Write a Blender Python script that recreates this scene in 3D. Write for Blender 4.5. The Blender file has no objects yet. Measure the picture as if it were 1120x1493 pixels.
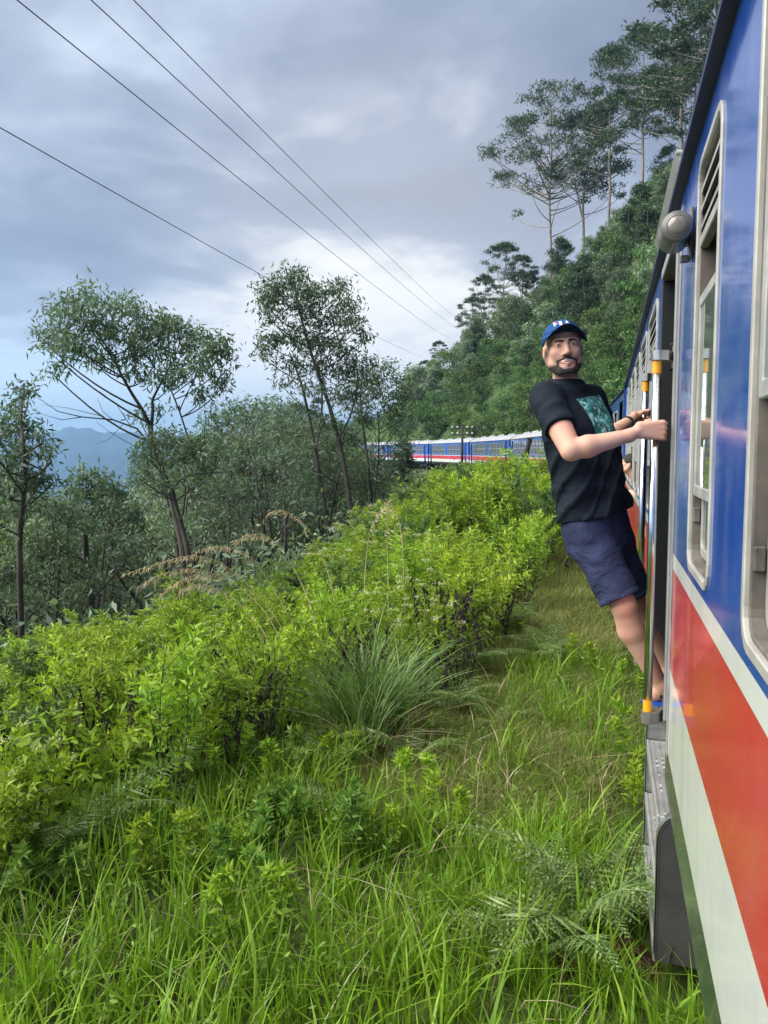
import bpy, math, random
import numpy as np
from mathutils import Vector, Matrix

rng = np.random.default_rng(7)
random.seed(7)
R = math.radians
scene = bpy.context.scene
COL = scene.collection

# ------------------------------------------------------------------ camera
# The camera stands at the origin, 2.45 m above the rails, leaning out of a carriage door.
F_PX, C_U, C_V = 1121.0, 560.0, 746.5
PITCH = math.atan(88.0 / F_PX)
YAW = math.atan(326.0 / F_PX * math.cos(PITCH))
cam_d = bpy.data.cameras.new('camera')
cam = bpy.data.objects.new('camera', cam_d)
COL.objects.link(cam)
cam_d.sensor_fit = 'VERTICAL'
cam_d.sensor_height = 36.0
cam_d.lens = F_PX / 1493.0 * 36.0
cam_d.clip_start = 0.02
cam_d.clip_end = 30000.0
cam.rotation_euler = (math.pi / 2 - PITCH, 0.0, YAW)
scene.camera = cam

# ------------------------------------------------------------------ world, sun, exposure
SUN_EL, SUN_AZ = R(44.0), R(118.0)            # azimuth is counted to the left of the train's direction (+Y)
SUN_DIR = Vector((-math.sin(SUN_AZ) * math.cos(SUN_EL), math.cos(SUN_AZ) * math.cos(SUN_EL), math.sin(SUN_EL)))
scene.view_settings.view_transform = 'Standard'
scene.view_settings.look = 'None'
scene.view_settings.gamma = 1.0
scene.view_settings.use_curve_mapping = False
scene.view_settings.exposure = 2.58
sun_d = bpy.data.lights.new('sun', 'SUN')
sun_d.energy = 1.5
sun_d.angle = R(65.0)
sun_d.color = (1.0, 0.95, 0.87)
sun = bpy.data.objects.new('sun', sun_d)
COL.objects.link(sun)
sun.rotation_euler = (-SUN_DIR).to_track_quat('-Z', 'Y').to_euler()
sun.location = (0, 0, 400)
scene.cycles.max_bounces = 8
scene.cycles.transparent_max_bounces = 8
scene.cycles.diffuse_bounces = 4
scene.cycles.glossy_bounces = 3
scene.cycles.transmission_bounces = 4
scene.cycles.volume_bounces = 0
scene.cycles.sample_clamp_indirect = 6.0

world = bpy.data.worlds.new('World')
scene.world = world
world.use_nodes = True


class NT:
    """A small helper for wiring node trees."""
    def __init__(self, tree):
        self.t = tree
        tree.nodes.clear()

    def n(self, kind, **kw):
        nd = self.t.nodes.new(kind)
        for k, v in kw.items():
            setattr(nd, k, v)
        return nd

    def link(self, a, b):
        self.t.links.new(a, b)

    def setin(self, nd, key, val):
        if isinstance(val, bpy.types.NodeSocket):
            self.t.links.new(val, nd.inputs[key])
        else:
            nd.inputs[key].default_value = val

    def math(self, op, a, b=None, c=None, clamp=False):
        nd = self.n('ShaderNodeMath', operation=op, use_clamp=clamp)
        self.setin(nd, 0, a)
        if b is not None:
            self.setin(nd, 1, b)
        if c is not None:
            self.setin(nd, 2, c)
        return nd.outputs[0]

    def vmath(self, op, a, b=None):
        nd = self.n('ShaderNodeVectorMath', operation=op)
        self.setin(nd, 0, a)
        if b is not None:
            self.setin(nd, 1, b)
        return nd.outputs['Value'] if op in ('DOT_PRODUCT', 'LENGTH') else nd.outputs[0]

    def noise(self, vec=None, scale=1.0, detail=4.0, rough=0.5, dist=0.0):
        nd = self.n('ShaderNodeTexNoise')
        if vec is not None:
            self.link(vec, nd.inputs['Vector'])
        nd.inputs['Scale'].default_value = scale
        nd.inputs['Detail'].default_value = detail
        nd.inputs['Roughness'].default_value = rough
        nd.inputs['Distortion'].default_value = dist
        return nd.outputs[0]

    def ramp(self, fac, stops, interp='LINEAR'):
        nd = self.n('ShaderNodeValToRGB')
        cr = nd.color_ramp
        cr.interpolation = interp
        while len(cr.elements) > 1:
            cr.elements.remove(cr.elements[-1])
        first = True
        for p, c in stops:
            e = cr.elements[0] if first else cr.elements.new(p)
            e.position = p
            first = False
            if isinstance(c, (int, float)):
                c = (c, c, c)
            e.color = (c[0], c[1], c[2], 1.0)
        self.link(fac, nd.inputs[0])
        return nd.outputs[0]

    def mix(self, fac, a, b, kind='MIX'):
        nd = self.n('ShaderNodeMixRGB', blend_type=kind)
        self.setin(nd, 0, fac)
        for i, v in ((1, a), (2, b)):
            if isinstance(v, (tuple, list)):
                v = (v[0], v[1], v[2], 1.0)
            self.setin(nd, i, v)
        return nd.outputs[0]

    def maprange(self, v, a, b, c=0.0, d=1.0, smooth=True):
        nd = self.n('ShaderNodeMapRange', interpolation_type='SMOOTHSTEP' if smooth else 'LINEAR')
        self.setin(nd, 0, v)
        for i, x in zip((1, 2, 3, 4), (a, b, c, d)):
            nd.inputs[i].default_value = x
        return nd.outputs[0]


def build_world():
    w = NT(world.node_tree)
    sky = w.n('ShaderNodeTexSky', sky_type='NISHITA')
    sky.sun_disc = False
    sky.sun_elevation = SUN_EL
    sky.sun_rotation = -SUN_AZ
    sky.altitude = 1500.0
    sky.air_density = 1.0
    sky.dust_density = 1.5
    tc = w.n('ShaderNodeTexCoord')
    d = tc.outputs['Generated']
    sep = w.n('ShaderNodeSeparateXYZ')
    w.link(d, sep.inputs[0])
    z = w.math('MAXIMUM', sep.outputs[2], 0.0)
    zz = w.math('ADD', z, 0.16)
    px_ = w.math('DIVIDE', sep.outputs[0], zz)
    py_ = w.math('DIVIDE', sep.outputs[1], zz)
    comb = w.n('ShaderNodeCombineXYZ')
    w.link(px_, comb.inputs[0])
    w.link(py_, comb.inputs[1])
    comb.inputs[2].default_value = 3.7
    p = comb.outputs[0]
    big = w.noise(p, 0.62, 3.0, 0.5, 0.3)
    mid = w.noise(p, 1.35, 7.0, 0.55, 0.5)
    fine = w.noise(p, 4.2, 6.0, 0.6, 0.3)
    v = w.math('ADD', w.math('MULTIPLY', big, 0.50), w.math('ADD', w.math('MULTIPLY', mid, 0.38), w.math('MULTIPLY', fine, 0.12)))
    v = w.math('MULTIPLY_ADD', w.math('SUBTRACT', v, 0.5), 1.45, 0.5)
    # thick slate-lavender deck with paler breaks; lighter and more broken towards the horizon
    low = w.maprange(sep.outputs[2], 0.04, 0.33, 0.175, -0.075)
    v2 = w.math('ADD', v, low)
    K = 4.9
    cloud = w.ramp(v2, [(0.30, (0.245, 0.272, 0.355)), (0.43, (0.322, 0.362, 0.465)), (0.53, (0.475, 0.53, 0.645)),
                        (0.59, (0.66, 0.74, 0.86)), (0.66, (0.86, 0.89, 0.93)), (0.78, (0.97, 0.97, 0.96))])
    cloudk = w.mix(1.0, cloud, (K, K, K), 'MULTIPLY')
    gap = w.maprange(v2, 0.585, 0.66, 0.0, 0.42)
    skyb = w.mix(1.0, sky.outputs[0], (0.95, 1.0, 1.08), 'MULTIPLY')
    col = w.mix(gap, cloudk, skyb)
    # thin cloud in front of the low bright part of the sky ahead
    gl = Vector((-math.sin(R(15.5)) * math.cos(R(9)), math.cos(R(15.5)) * math.cos(R(9)), math.sin(R(9))))
    dot = w.vmath('DOT_PRODUCT', d, (gl.x, gl.y, gl.z))
    glow = w.maprange(dot, 0.93, 0.998, 0.0, 0.9)
    gl2 = w.math('MULTIPLY', glow, w.maprange(v2, 0.42, 0.58, 0.25, 1.0))
    col = w.mix(gl2, col, (1.0 * K * 1.15, 0.95 * K * 1.15, 0.86 * K * 1.15))
    bg = w.n('ShaderNodeBackground')
    bg.inputs['Strength'].default_value = 0.0390
    w.link(col, bg.inputs['Color'])
    out = w.n('ShaderNodeOutputWorld')
    w.link(bg.outputs[0], out.inputs['Surface'])


build_world()

# ------------------------------------------------------------------ view helpers (turn a direction of sight and a distance into a point)
_r = np.array([math.cos(YAW), math.sin(YAW), 0.0])
_f = np.array([-math.sin(YAW) * math.cos(PITCH), math.cos(YAW) * math.cos(PITCH), -math.sin(PITCH)])
_u = np.array([-math.sin(YAW) * math.sin(PITCH), math.cos(YAW) * math.sin(PITCH), math.cos(PITCH)])


def ray(u, v):
    return _f + (u - C_U) / F_PX * _r + (C_V - v) / F_PX * _u


def atY(u, v, Y):
    d = ray(u, v)
    return d * (Y / d[1])


def atD(u, v, D):
    d = ray(u, v)
    return d * (D / math.hypot(d[0], d[1]))


def to_px(P):
    P = np.asarray(P, float)
    z = P @ _f
    return C_U + F_PX * (P @ _r) / z, C_V - F_PX * (P @ _u) / z, z


# ------------------------------------------------------------------ object helpers
def link(o):
    COL.objects.link(o)
    return o


def tag(o, label=None, cat=None, group=None, kind=None):
    if label:
        o['label'] = label
    if cat:
        o['category'] = cat
    if group:
        o['group'] = group
    if kind:
        o['kind'] = kind
    return o


def empty(name, loc, label, cat, group=None, rot=(0, 0, 0), size=0.2):
    o = bpy.data.objects.new(name, None)
    o.empty_display_size = size
    o.location = loc
    o.rotation_euler = rot
    link(o)
    return tag(o, label, cat, group)


def mobj(name, mesh, mat=None, parent=None, loc=(0, 0, 0)):
    o = bpy.data.objects.new(name, mesh)
    if mat is not None and not mesh.materials:
        mesh.materials.append(mat)
    if parent is not None:
        o.parent = parent
    o.location = loc
    return link(o)


def copy_tree(o, parent=None):
    c = o.copy()
    COL.objects.link(c)
    if parent is not None:
        c.parent = parent
    for ch in list(o.children):
        copy_tree(ch, c)
    return c


def np_mesh(name, V, F, attrs=None, smooth=False, mat_index=None):
    """A mesh from numpy arrays: V (n,3), F (m,3) or (m,4), or a list of such arrays; attrs = {name: per-vertex floats}."""
    V = np.ascontiguousarray(V, np.float32)
    Fs = F if isinstance(F, list) else [F]
    Fs = [np.ascontiguousarray(a, np.int32) for a in Fs if len(a)]
    me = bpy.data.meshes.new(name)
    me.vertices.add(len(V))
    me.vertices.foreach_set('co', V.ravel())
    nl = sum(a.size for a in Fs)
    npoly = sum(len(a) for a in Fs)
    me.loops.add(nl)
    me.polygons.add(npoly)
    me.loops.foreach_set('vertex_index', np.concatenate([a.ravel() for a in Fs]))
    tot = np.concatenate([np.full(len(a), a.shape[1], np.int32) for a in Fs])
    st = np.concatenate([[0], np.cumsum(tot)[:-1]]).astype(np.int32)
    me.polygons.foreach_set('loop_start', st)
    me.polygons.foreach_set('loop_total', tot)
    if smooth:
        me.polygons.foreach_set('use_smooth', np.ones(npoly, bool))
    if mat_index is not None:
        me.polygons.foreach_set('material_index', np.ascontiguousarray(mat_index, np.int32))
    for k, a in (attrs or {}).items():
        a = np.asarray(a, np.float32)
        at = me.attributes.new(k, 'FLOAT', 'POINT')
        at.data.foreach_set('value', np.ascontiguousarray(a))
    me.update(calc_edges=True)
    me.validate()
    return me


class MB:
    """Collects simple shapes into one mesh."""
    def __init__(self, off=(0, 0, 0)):
        self.V, self.F, self.off = [], [], off

    def add(self, V, F):
        b = len(self.V)
        self.V += [tuple(v) for v in V]
        self.F += [tuple(i + b for i in f) for f in F]
        return self

    def box(self, x0, x1, y0, y1, z0, z1, b=0.0):
        if b <= 0:
            V = [(x, y, z) for x in (x0, x1) for y in (y0, y1) for z in (z0, z1)]
            return self.add(V, [(0, 1, 3, 2), (4, 6, 7, 5), (0, 4, 5, 1), (2, 3, 7, 6), (0, 2, 6, 4), (1, 5, 7, 3)])
        V, idx = [], {}
        for i, x in enumerate((x0, x1)):
            for j, y in enumerate((y0, y1)):
                for k, z in enumerate((z0, z1)):
                    sx, sy, sz = (1, -1)[i], (1, -1)[j], (1, -1)[k]
                    for a in range(3):
                        idx[(i, j, k, a)] = len(V)
                        V.append((x + (sx * b if a != 0 else 0), y + (sy * b if a != 1 else 0), z + (sz * b if a != 2 else 0)))
        F = []
        q = ((0, 0), (0, 1), (1, 1), (1, 0))
        for s in (0, 1):
            F.append([idx[(s, p, r, 0)] for p, r in q])
            F.append([idx[(p, s, r, 1)] for p, r in q])
            F.append([idx[(p, r, s, 2)] for p, r in q])
        for i in (0, 1):
            for j in (0, 1):
                F.append([idx[(i, j, 0, 0)], idx[(i, j, 1, 0)], idx[(i, j, 1, 1)], idx[(i, j, 0, 1)]])
                F.append([idx[(i, 0, j, 0)], idx[(i, 1, j, 0)], idx[(i, 1, j, 2)], idx[(i, 0, j, 2)]])
                F.append([idx[(0, i, j, 1)], idx[(1, i, j, 1)], idx[(1, i, j, 2)], idx[(0, i, j, 2)]])
                for k in (0, 1):
                    F.append([idx[(i, j, k, 0)], idx[(i, j, k, 1)], idx[(i, j, k, 2)]])
        return self.add(V, F)

    def tube(self, pts, r, n=8, caps=True):
        pts = [Vector(p) for p in pts]
        rs = r if isinstance(r, (list, tuple)) else [r] * len(pts)
        V, F = [], []
        prev = None
        for i, p in enumerate(pts):
            t = (pts[min(i + 1, len(pts) - 1)] - pts[max(i - 1, 0)]).normalized()
            if prev is None:
                a = Vector((0, 0, 1)) if abs(t.z) < 0.9 else Vector((1, 0, 0))
                u = t.cross(a).normalized()
            else:
                u = (prev - t * prev.dot(t)).normalized()
            prev = u
            w = t.cross(u)
            for k in range(n):
                a = 2 * math.pi * k / n
                V.append(p + u * (rs[i] * math.cos(a)) + w * (rs[i] * math.sin(a)))
        for i in range(len(pts) - 1):
            for k in range(n):
                F.append((i * n + k, i * n + (k + 1) % n, (i + 1) * n + (k + 1) % n, (i + 1) * n + k))
        if caps:
            F.append(tuple(range(n))[::-1])
            F.append(tuple((len(pts) - 1) * n + k for k in range(n)))
        return self.add(V, F)

    def loops(self, loops, closed=True, cap0=False, cap1=False):
        n = len(loops[0])
        V = [p for l in loops for p in l]
        F = []
        for i in range(len(loops) - 1):
            for k in range(n if closed else n - 1):
                F.append((i * n + k, i * n + (k + 1) % n, (i + 1) * n + (k + 1) % n, (i + 1) * n + k))
        if cap0:
            F.append(tuple(range(n))[::-1])
        if cap1:
            F.append(tuple((len(loops) - 1) * n + k for k in range(n)))
        return self.add(V, F)

    def mesh(self, name, smooth=False):
        me = bpy.data.meshes.new(name)
        ox, oy, oz = self.off
        me.from_pydata([(v[0] - ox, v[1] - oy, v[2] - oz) for v in self.V], [], self.F)
        if smooth:
            me.polygons.foreach_set('use_smooth', [True] * len(me.polygons))
        me.update()
        return me

    def obj(self, name, mat, parent=None, smooth=False):
        return mobj(name, self.mesh(name, smooth), mat, parent)


# ------------------------------------------------------------------ materials
def pset(bsdf, **kw):
    for k, v in kw.items():
        bsdf.inputs[k].default_value = v


def material(name):
    m = bpy.data.materials.new(name)
    m.use_nodes = True
    return m, NT(m.node_tree)


def simple_mat(name, col, rough=0.5, metal=0.0, var=0.12, scale=6.0, coat=0.0, spec=0.5, bump=0.0):
    m, t = material(name)
    tc = t.n('ShaderNodeTexCoord')
    nz = t.noise(tc.outputs['Object'], scale, 5.0, 0.6)
    lo = tuple(c * (1 - var) for c in col)
    hi = tuple(min(1, c * (1 + var)) for c in col)
    c = t.ramp(nz, [(0.3, lo), (0.7, hi)])
    b = t.n('ShaderNodeBsdfPrincipled')
    pset(b, Roughness=rough, Metallic=metal)
    b.inputs['Coat Weight'].default_value = coat
    b.inputs['Specular IOR Level'].default_value = spec
    t.link(c, b.inputs['Base Color'])
    if bump:
        bp = t.n('ShaderNodeBump')
        bp.inputs['Strength'].default_value = bump
        bp.inputs['Distance'].default_value = 0.01
        n2 = t.noise(tc.outputs['Object'], scale * 6, 4.0, 0.6)
        t.link(n2, bp.inputs['Height'])
        t.link(bp.outputs[0], b.inputs['Normal'])
    o = t.n('ShaderNodeOutputMaterial')
    t.link(b.outputs[0], o.inputs[0])
    return m


def leaf_mat(name, c0, c1, c2=None, trans=0.35, rough=0.5, objvar=0.25, spec=0.3):
    """Leaf colour from the per-leaf attribute 'rnd', shifted a little from plant to plant; part of the light passes through."""
    m, t = material(name)
    at = t.n('ShaderNodeAttribute', attribute_name='rnd')
    stops = [(0.0, c0), (0.62, c1), (1.0, c2 or c1)]
    c = t.ramp(at.outputs['Fac'], stops)
    oi = t.n('ShaderNodeObjectInfo')
    hs = t.n('ShaderNodeHueSaturation')
    t.link(c, hs.inputs['Color'])
    t.link(t.maprange(oi.outputs['Random'], 0, 1, 1 - objvar, 1 + objvar, False), hs.inputs['Value'])
    rr = t.math('FRACT', t.math('MULTIPLY', oi.outputs['Random'], 7.31))
    t.link(t.maprange(rr, 0, 1, 0.5 - 0.016 * objvar / 0.25, 0.5 + 0.014 * objvar / 0.25, False), hs.inputs['Hue'])
    b = t.n('ShaderNodeBsdfPrincipled')
    pset(b, Roughness=rough)
    b.inputs['Specular IOR Level'].default_value = spec
    t.link(hs.outputs[0], b.inputs['Base Color'])
    tr = t.n('ShaderNodeBsdfTranslucent')
    tcol = t.mix(1.0, hs.outputs[0], (1.15, 1.1, 0.6), 'MULTIPLY')
    t.link(tcol, tr.inputs['Color'])
    mx = t.n('ShaderNodeMixShader')
    mx.inputs[0].default_value = trans
    t.link(b.outputs[0], mx.inputs[1])
    t.link(tr.outputs[0], mx.inputs[2])
    o = t.n('ShaderNodeOutputMaterial')
    t.link(mx.outputs[0], o.inputs[0])
    return m


M = {}
M['bark'] = simple_mat('bark', (0.10, 0.085, 0.07), 0.85, var=0.45, scale=3.0, bump=0.4)
M['pale_bark'] = simple_mat('pale_bark', (0.26, 0.23, 0.20), 0.8, var=0.35, scale=1.2, bump=0.3)
M['dark_bark'] = simple_mat('dark_bark', (0.075, 0.066, 0.060), 0.85, var=0.4, scale=3.0, bump=0.4)
M['leaf_gum'] = leaf_mat('leaf_gum', (0.066, 0.122, 0.084), (0.135, 0.220, 0.150), (0.26, 0.34, 0.25), 0.36, 0.42, 0.22)  # leaf colour lightened to stand in for mist over the left wood
M['leaf_tall'] = leaf_mat('leaf_tall', (0.024, 0.054, 0.027), (0.050, 0.098, 0.048), (0.11, 0.16, 0.08), 0.3, 0.45, 0.2)
M['leaf_bush'] = leaf_mat('leaf_bush', (0.035, 0.085, 0.022), (0.085, 0.170, 0.045), (0.16, 0.26, 0.08), 0.3, 0.5, 0.33)
M['leaf_wood'] = leaf_mat('leaf_wood', (0.092, 0.160, 0.105), (0.180, 0.260, 0.165), (0.30, 0.37, 0.25), 0.36, 0.5, 0.33)  # paled likewise, the mist of the left wood put into the colour
M['leaf_weed'] = leaf_mat('leaf_weed', (0.125, 0.240, 0.022), (0.285, 0.465, 0.038), (0.45, 0.59, 0.08), 0.45, 0.5, 0.2)
M['leaf_yellow'] = leaf_mat('leaf_yellow', (0.12, 0.20, 0.022), (0.26, 0.40, 0.042), (0.41, 0.53, 0.08), 0.42, 0.5, 0.15)
M['grass'] = leaf_mat('grass', (0.082, 0.165, 0.016), (0.200, 0.375, 0.030), (0.36, 0.51, 0.065), 0.40, 0.45, 0.0)
M['verge'] = leaf_mat('verge', (0.115, 0.150, 0.032), (0.235, 0.275, 0.072), (0.39, 0.40, 0.16), 0.35, 0.6, 0.0)
M['tussock'] = leaf_mat('tussock', (0.085, 0.175, 0.045), (0.17, 0.31, 0.09), (0.31, 0.45, 0.18), 0.35, 0.4, 0.1)
M['fern'] = leaf_mat('fern', (0.120, 0.200, 0.060), (0.22, 0.33, 0.11), (0.36, 0.46, 0.22), 0.35, 0.5, 0.18)
M['dead_fern'] = leaf_mat('dead_fern', (0.09, 0.045, 0.028), (0.19, 0.095, 0.055), (0.26, 0.15, 0.09), 0.2, 0.7, 0.15)
M['leaf_young'] = leaf_mat('leaf_young', (0.075, 0.165, 0.030), (0.165, 0.310, 0.050), (0.29, 0.43, 0.09), 0.42, 0.5, 0.2)
M['straw'] = leaf_mat('straw', (0.36, 0.29, 0.18), (0.52, 0.44, 0.29), (0.68, 0.59, 0.43), 0.25, 0.6, 0.12)
M['dead_leaf'] = leaf_mat('dead_leaf', (0.016, 0.013, 0.012), (0.035, 0.029, 0.025), (0.075, 0.06, 0.045), 0.1, 0.8, 0.2)
M['stem'] = simple_mat('stem', (0.10, 0.14, 0.035), 0.6, var=0.3)
M['petal'] = leaf_mat('petal', (0.55, 0.55, 0.46), (0.75, 0.75, 0.66), (0.85, 0.85, 0.8), 0.3, 0.7, 0.05)
# ------------------------------------------------------------------ the line of the track and the ground
TRACK_X, ARC_R, ARC_Y = 1.67, 176.4, 14.0      # straight up to Y = 14, then a left-hand curve
ARC_CX = TRACK_X - ARC_R


def track_ds(x, y):
    """Signed distance right of the track centre, and distance along it."""
    x, y = np.asarray(x, float), np.asarray(y, float)
    dx, dy = x - ARC_CX, y - ARC_Y
    rr, ang = np.hypot(dx, dy), np.arctan2(dy, dx)
    straight = (y < ARC_Y) & (ang > -2.6)
    d = np.where(straight, x - TRACK_X, rr - ARC_R)
    s = np.where(straight, y, ARC_Y + ARC_R * np.where(ang < -2.0, ang + 2 * np.pi, ang))
    return d, s


def track_xy(s, d=0.0):
    if s <= ARC_Y:
        return TRACK_X + d, s, 0.0
    a = (s - ARC_Y) / ARC_R
    return ARC_CX + (ARC_R + d) * math.cos(a), ARC_Y + (ARC_R + d) * math.sin(a), a


def wob(x, y, k, ph=0.0):
    return (np.sin(x * k + 1.3 + ph) * np.cos(y * k * 0.83 + 0.7 + ph) + 0.6 * np.sin(x * k * 2.1 - y * k * 1.7 + 2.0 + ph)
            + 0.35 * np.cos(x * k * 3.9 + y * k * 4.3 + ph)) / 1.95


def ss(x, a, b):
    t = np.clip((x - a) / (b - a), 0, 1)
    return t * t * (3 - 2 * t)


def height(x, y):
    x, y = np.asarray(x, float), np.asarray(y, float)
    d, s = track_ds(x, y)
    far = ss(np.hypot(x, y), 250, 900)
    # left side: verge, shoulder, then the drop into the valley
    l = np.maximum(-d, 0)
    left = -2.42 - 0.33 * ss(l, 3.2, 8.0) - 0.52 * np.maximum(l - 8.0, 0) * (1 - 0.45 * ss(l, 20, 60))
    left = np.maximum(left, -115 - 12 * wob(x, y, 0.004)) + 0.05 * wob(x, y, 1.1) * ss(l, 1.4, 3) + 0.8 * wob(x, y, 0.12) * ss(l, 9, 25)
    # right side: the steep hill
    rgt = np.maximum(d - 2.9, 0)
    hmax = 88 - 80 * ss(s, 94, 170) + 5 * wob(x, y, 0.03)
    hill = hmax * (1 - np.exp(-1.62 * rgt / np.maximum(hmax, 4)))
    hill = hill * (1 - 0.75 * ss(rgt, 90, 400)) * (1 - ss(s, 215, 330))
    right = -2.45 + hill + 0.9 * wob(x, y, 0.22) * ss(rgt, 1, 8)
    h = np.where(d < 0, left, right)
    # beyond the end of the spur everything falls away into the valley
    h = h - 75 * ss(s, 190, 300) * ss(np.hypot(x, y), 150, 260)
    return h * (1 - far) + far * (-118 + 14 * wob(x, y, 0.0021) + 5 * wob(x, y, 0.011))


def ground_z(x, y):
    return float(height(np.array([x]), np.array([y]))[0])


def ground_hit(u, v, dmin=3.0, dmax=260.0):
    """Where the line of sight first meets the ground (None: never)."""
    d = ray(u, v)
    d = d / math.hypot(d[0], d[1])
    t = np.concatenate([np.arange(dmin, 30, 0.1), np.arange(30, dmax, 0.5)])
    P = d[None, :] * t[:, None]
    hit = np.nonzero(P[:, 2] < height(P[:, 0], P[:, 1]))[0]
    return P[hit[0]] if len(hit) else None


def build_ground():
    def axis(n, half, inner, c):
        t = np.linspace(-1, 1, n)
        k = np.arcsinh(half / inner)
        return c + inner * np.sinh(t * k)
    xs, ys = axis(420, 6500, 5.0, -3.0), axis(420, 6500, 6.0, 12.0)
    X, Y = np.meshgrid(xs, ys)
    Z = height(X, Y)
    V = np.stack([X.ravel(), Y.ravel(), Z.ravel()], 1)
    n, m = X.shape
    i = np.arange(n * m).reshape(n, m)
    F = np.stack([i[:-1, :-1].ravel(), i[:-1, 1:].ravel(), i[1:, 1:].ravel(), i[1:, :-1].ravel()], 1)
    d, s = track_ds(X, Y)
    me = np_mesh('ground', V, F, {'side': d.ravel()}, smooth=True)
    m_, t = material('soil_and_turf')
    tc = t.n('ShaderNodeTexCoord')
    n1 = t.noise(tc.outputs['Object'], 0.35, 6.0, 0.62)
    n2 = t.noise(tc.outputs['Object'], 9.0, 5.0, 0.65)
    turf = t.ramp(n2, [(0.3, (0.022, 0.030, 0.010)), (0.5, (0.060, 0.085, 0.022)), (0.68, (0.12, 0.15, 0.045))])
    soil = t.ramp(n2, [(0.3, (0.014, 0.014, 0.009)), (0.7, (0.040, 0.038, 0.020))])
    scrub = t.ramp(n1, [(0.3, (0.022, 0.045, 0.018)), (0.5, (0.050, 0.085, 0.030)), (0.7, (0.095, 0.130, 0.048))])
    at = t.n('ShaderNodeAttribute', attribute_name='side')
    f = at.outputs['Fac']
    c = t.mix(t.maprange(n1, 0.42, 0.58), turf, soil)
    c = t.mix(t.maprange(f, -9.0, -3.5, 1.0, 0.0), c, soil)
    c = t.mix(t.maprange(f, 3.0, 5.0), c, scrub)
    c = t.mix(t.maprange(f, -60.0, -25.0, 1.0, 0.0), c, scrub)
    b = t.n('ShaderNodeBsdfPrincipled')
    pset(b, Roughness=0.95)
    b.inputs['Specular IOR Level'].default_value = 0.1
    t.link(c, b.inputs['Base Color'])
    o = t.n('ShaderNodeOutputMaterial')
    t.link(b.outputs[0], o.inputs[0])
    g = mobj('ground', me, m_)
    tag(g, 'grassy railway shoulder that rises as a steep hill to the right and drops into the valley', kind='structure')


build_ground()


def build_mountains():
    """Two long blue ridges beyond the valley."""
    m_, t = material('haze_tinted_forest')
    tc = t.n('ShaderNodeTexCoord')
    nz = t.noise(tc.outputs['Object'], 0.006, 8.0, 0.6)
    c = t.ramp(nz, [(0.35, (0.012, 0.045, 0.080)), (0.65, (0.030, 0.075, 0.110))])  # blue of the distant haze mixed into the forest colour
    b = t.n('ShaderNodeBsdfPrincipled')
    pset(b, Roughness=0.95)
    t.link(c, b.inputs['Base Color'])
    o = t.n('ShaderNodeOutputMaterial')
    t.link(b.outputs[0], o.inputs[0])
    for name, dist, base_w, peaks, amp in (
            ('mountains', 3600, 1300, [(38.0, 62, 4), (31.5, 30, 5), (24, 40, 6), (15.5, 140, 5), (50, 30, 8)], 14),
            ('mountains', 2700, 900, [(43, 6, 6), (35.5, 22, 4), (20, 30, 6), (8, 60, 8)], 10)):
        azs = np.linspace(-30, 100, 300)            # degrees left of the train's direction
        prof = np.full_like(azs, 28.0) - (55 if dist < 3000 else 0)
        for a, hgt, wd in peaks:
            prof = np.maximum(prof, hgt - np.abs(azs - a) * hgt * 0.55 / wd) if False else prof + hgt * np.exp(-((azs - a) / wd) ** 2)
        prof += amp * (np.sin(azs * 1.7) * 0.5 + np.sin(azs * 4.1 + 1) * 0.3 + np.sin(azs * 9.7 + 2) * 0.2)
        rows = np.linspace(-1, 1, 25)
        V, nr = [], len(rows)
        for q in rows:
            dd = dist + q * base_w
            k = (1 - abs(q)) ** 0.8
            a = np.radians(azs)
            rough = 12 * np.sin(azs * 5.3 + q * 9) * (1 - abs(q)) * min(1, abs(q) * 3)
            V.append(np.stack([-np.sin(a) * dd, np.cos(a) * dd, -135 + (prof + 135) * k + rough], 1))
        V = np.concatenate(V)
        n, m = nr, len(azs)
        i = np.arange(n * m).reshape(n, m)
        F = np.stack([i[:-1, :-1].ravel(), i[:-1, 1:].ravel(), i[1:, 1:].ravel(), i[1:, :-1].ravel()], 1)
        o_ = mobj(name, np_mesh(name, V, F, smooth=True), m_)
        tag(o_, 'blue mountain ridge far beyond the valley' if dist > 3000 else 'lower blue ridge in front of the far mountains', kind='structure')


build_mountains()
# ------------------------------------------------------------------ plant building blocks
def unit(v):
    return v / np.maximum(np.linalg.norm(v, axis=-1, keepdims=True), 1e-9)


def leaf_quads(g, C, D, L, W, fold=0.18, rnd=None):
    """One pointed leaf per row: base C, direction D, length L, width W. Returns V, F, rnd-per-vertex."""
    n = len(C)
    L = np.broadcast_to(np.asarray(L, float), (n,))[:, None]
    W = np.broadcast_to(np.asarray(W, float), (n,))[:, None]
    side = unit(np.cross(D, g.normal(size=(n, 3))))
    nrm = np.cross(side, D)
    mid = C + D * L * 0.42 + nrm * L * fold * 0.5
    tip = C + D * L - nrm * L * fold * 0.4
    V = np.stack([C, mid + side * W / 2, tip, mid - side * W / 2], 1).reshape(-1, 3)
    F = np.arange(4 * n).reshape(n, 4)
    if rnd is None:
        rnd = g.random(n)
    return V, F, np.repeat(rnd, 4)


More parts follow.
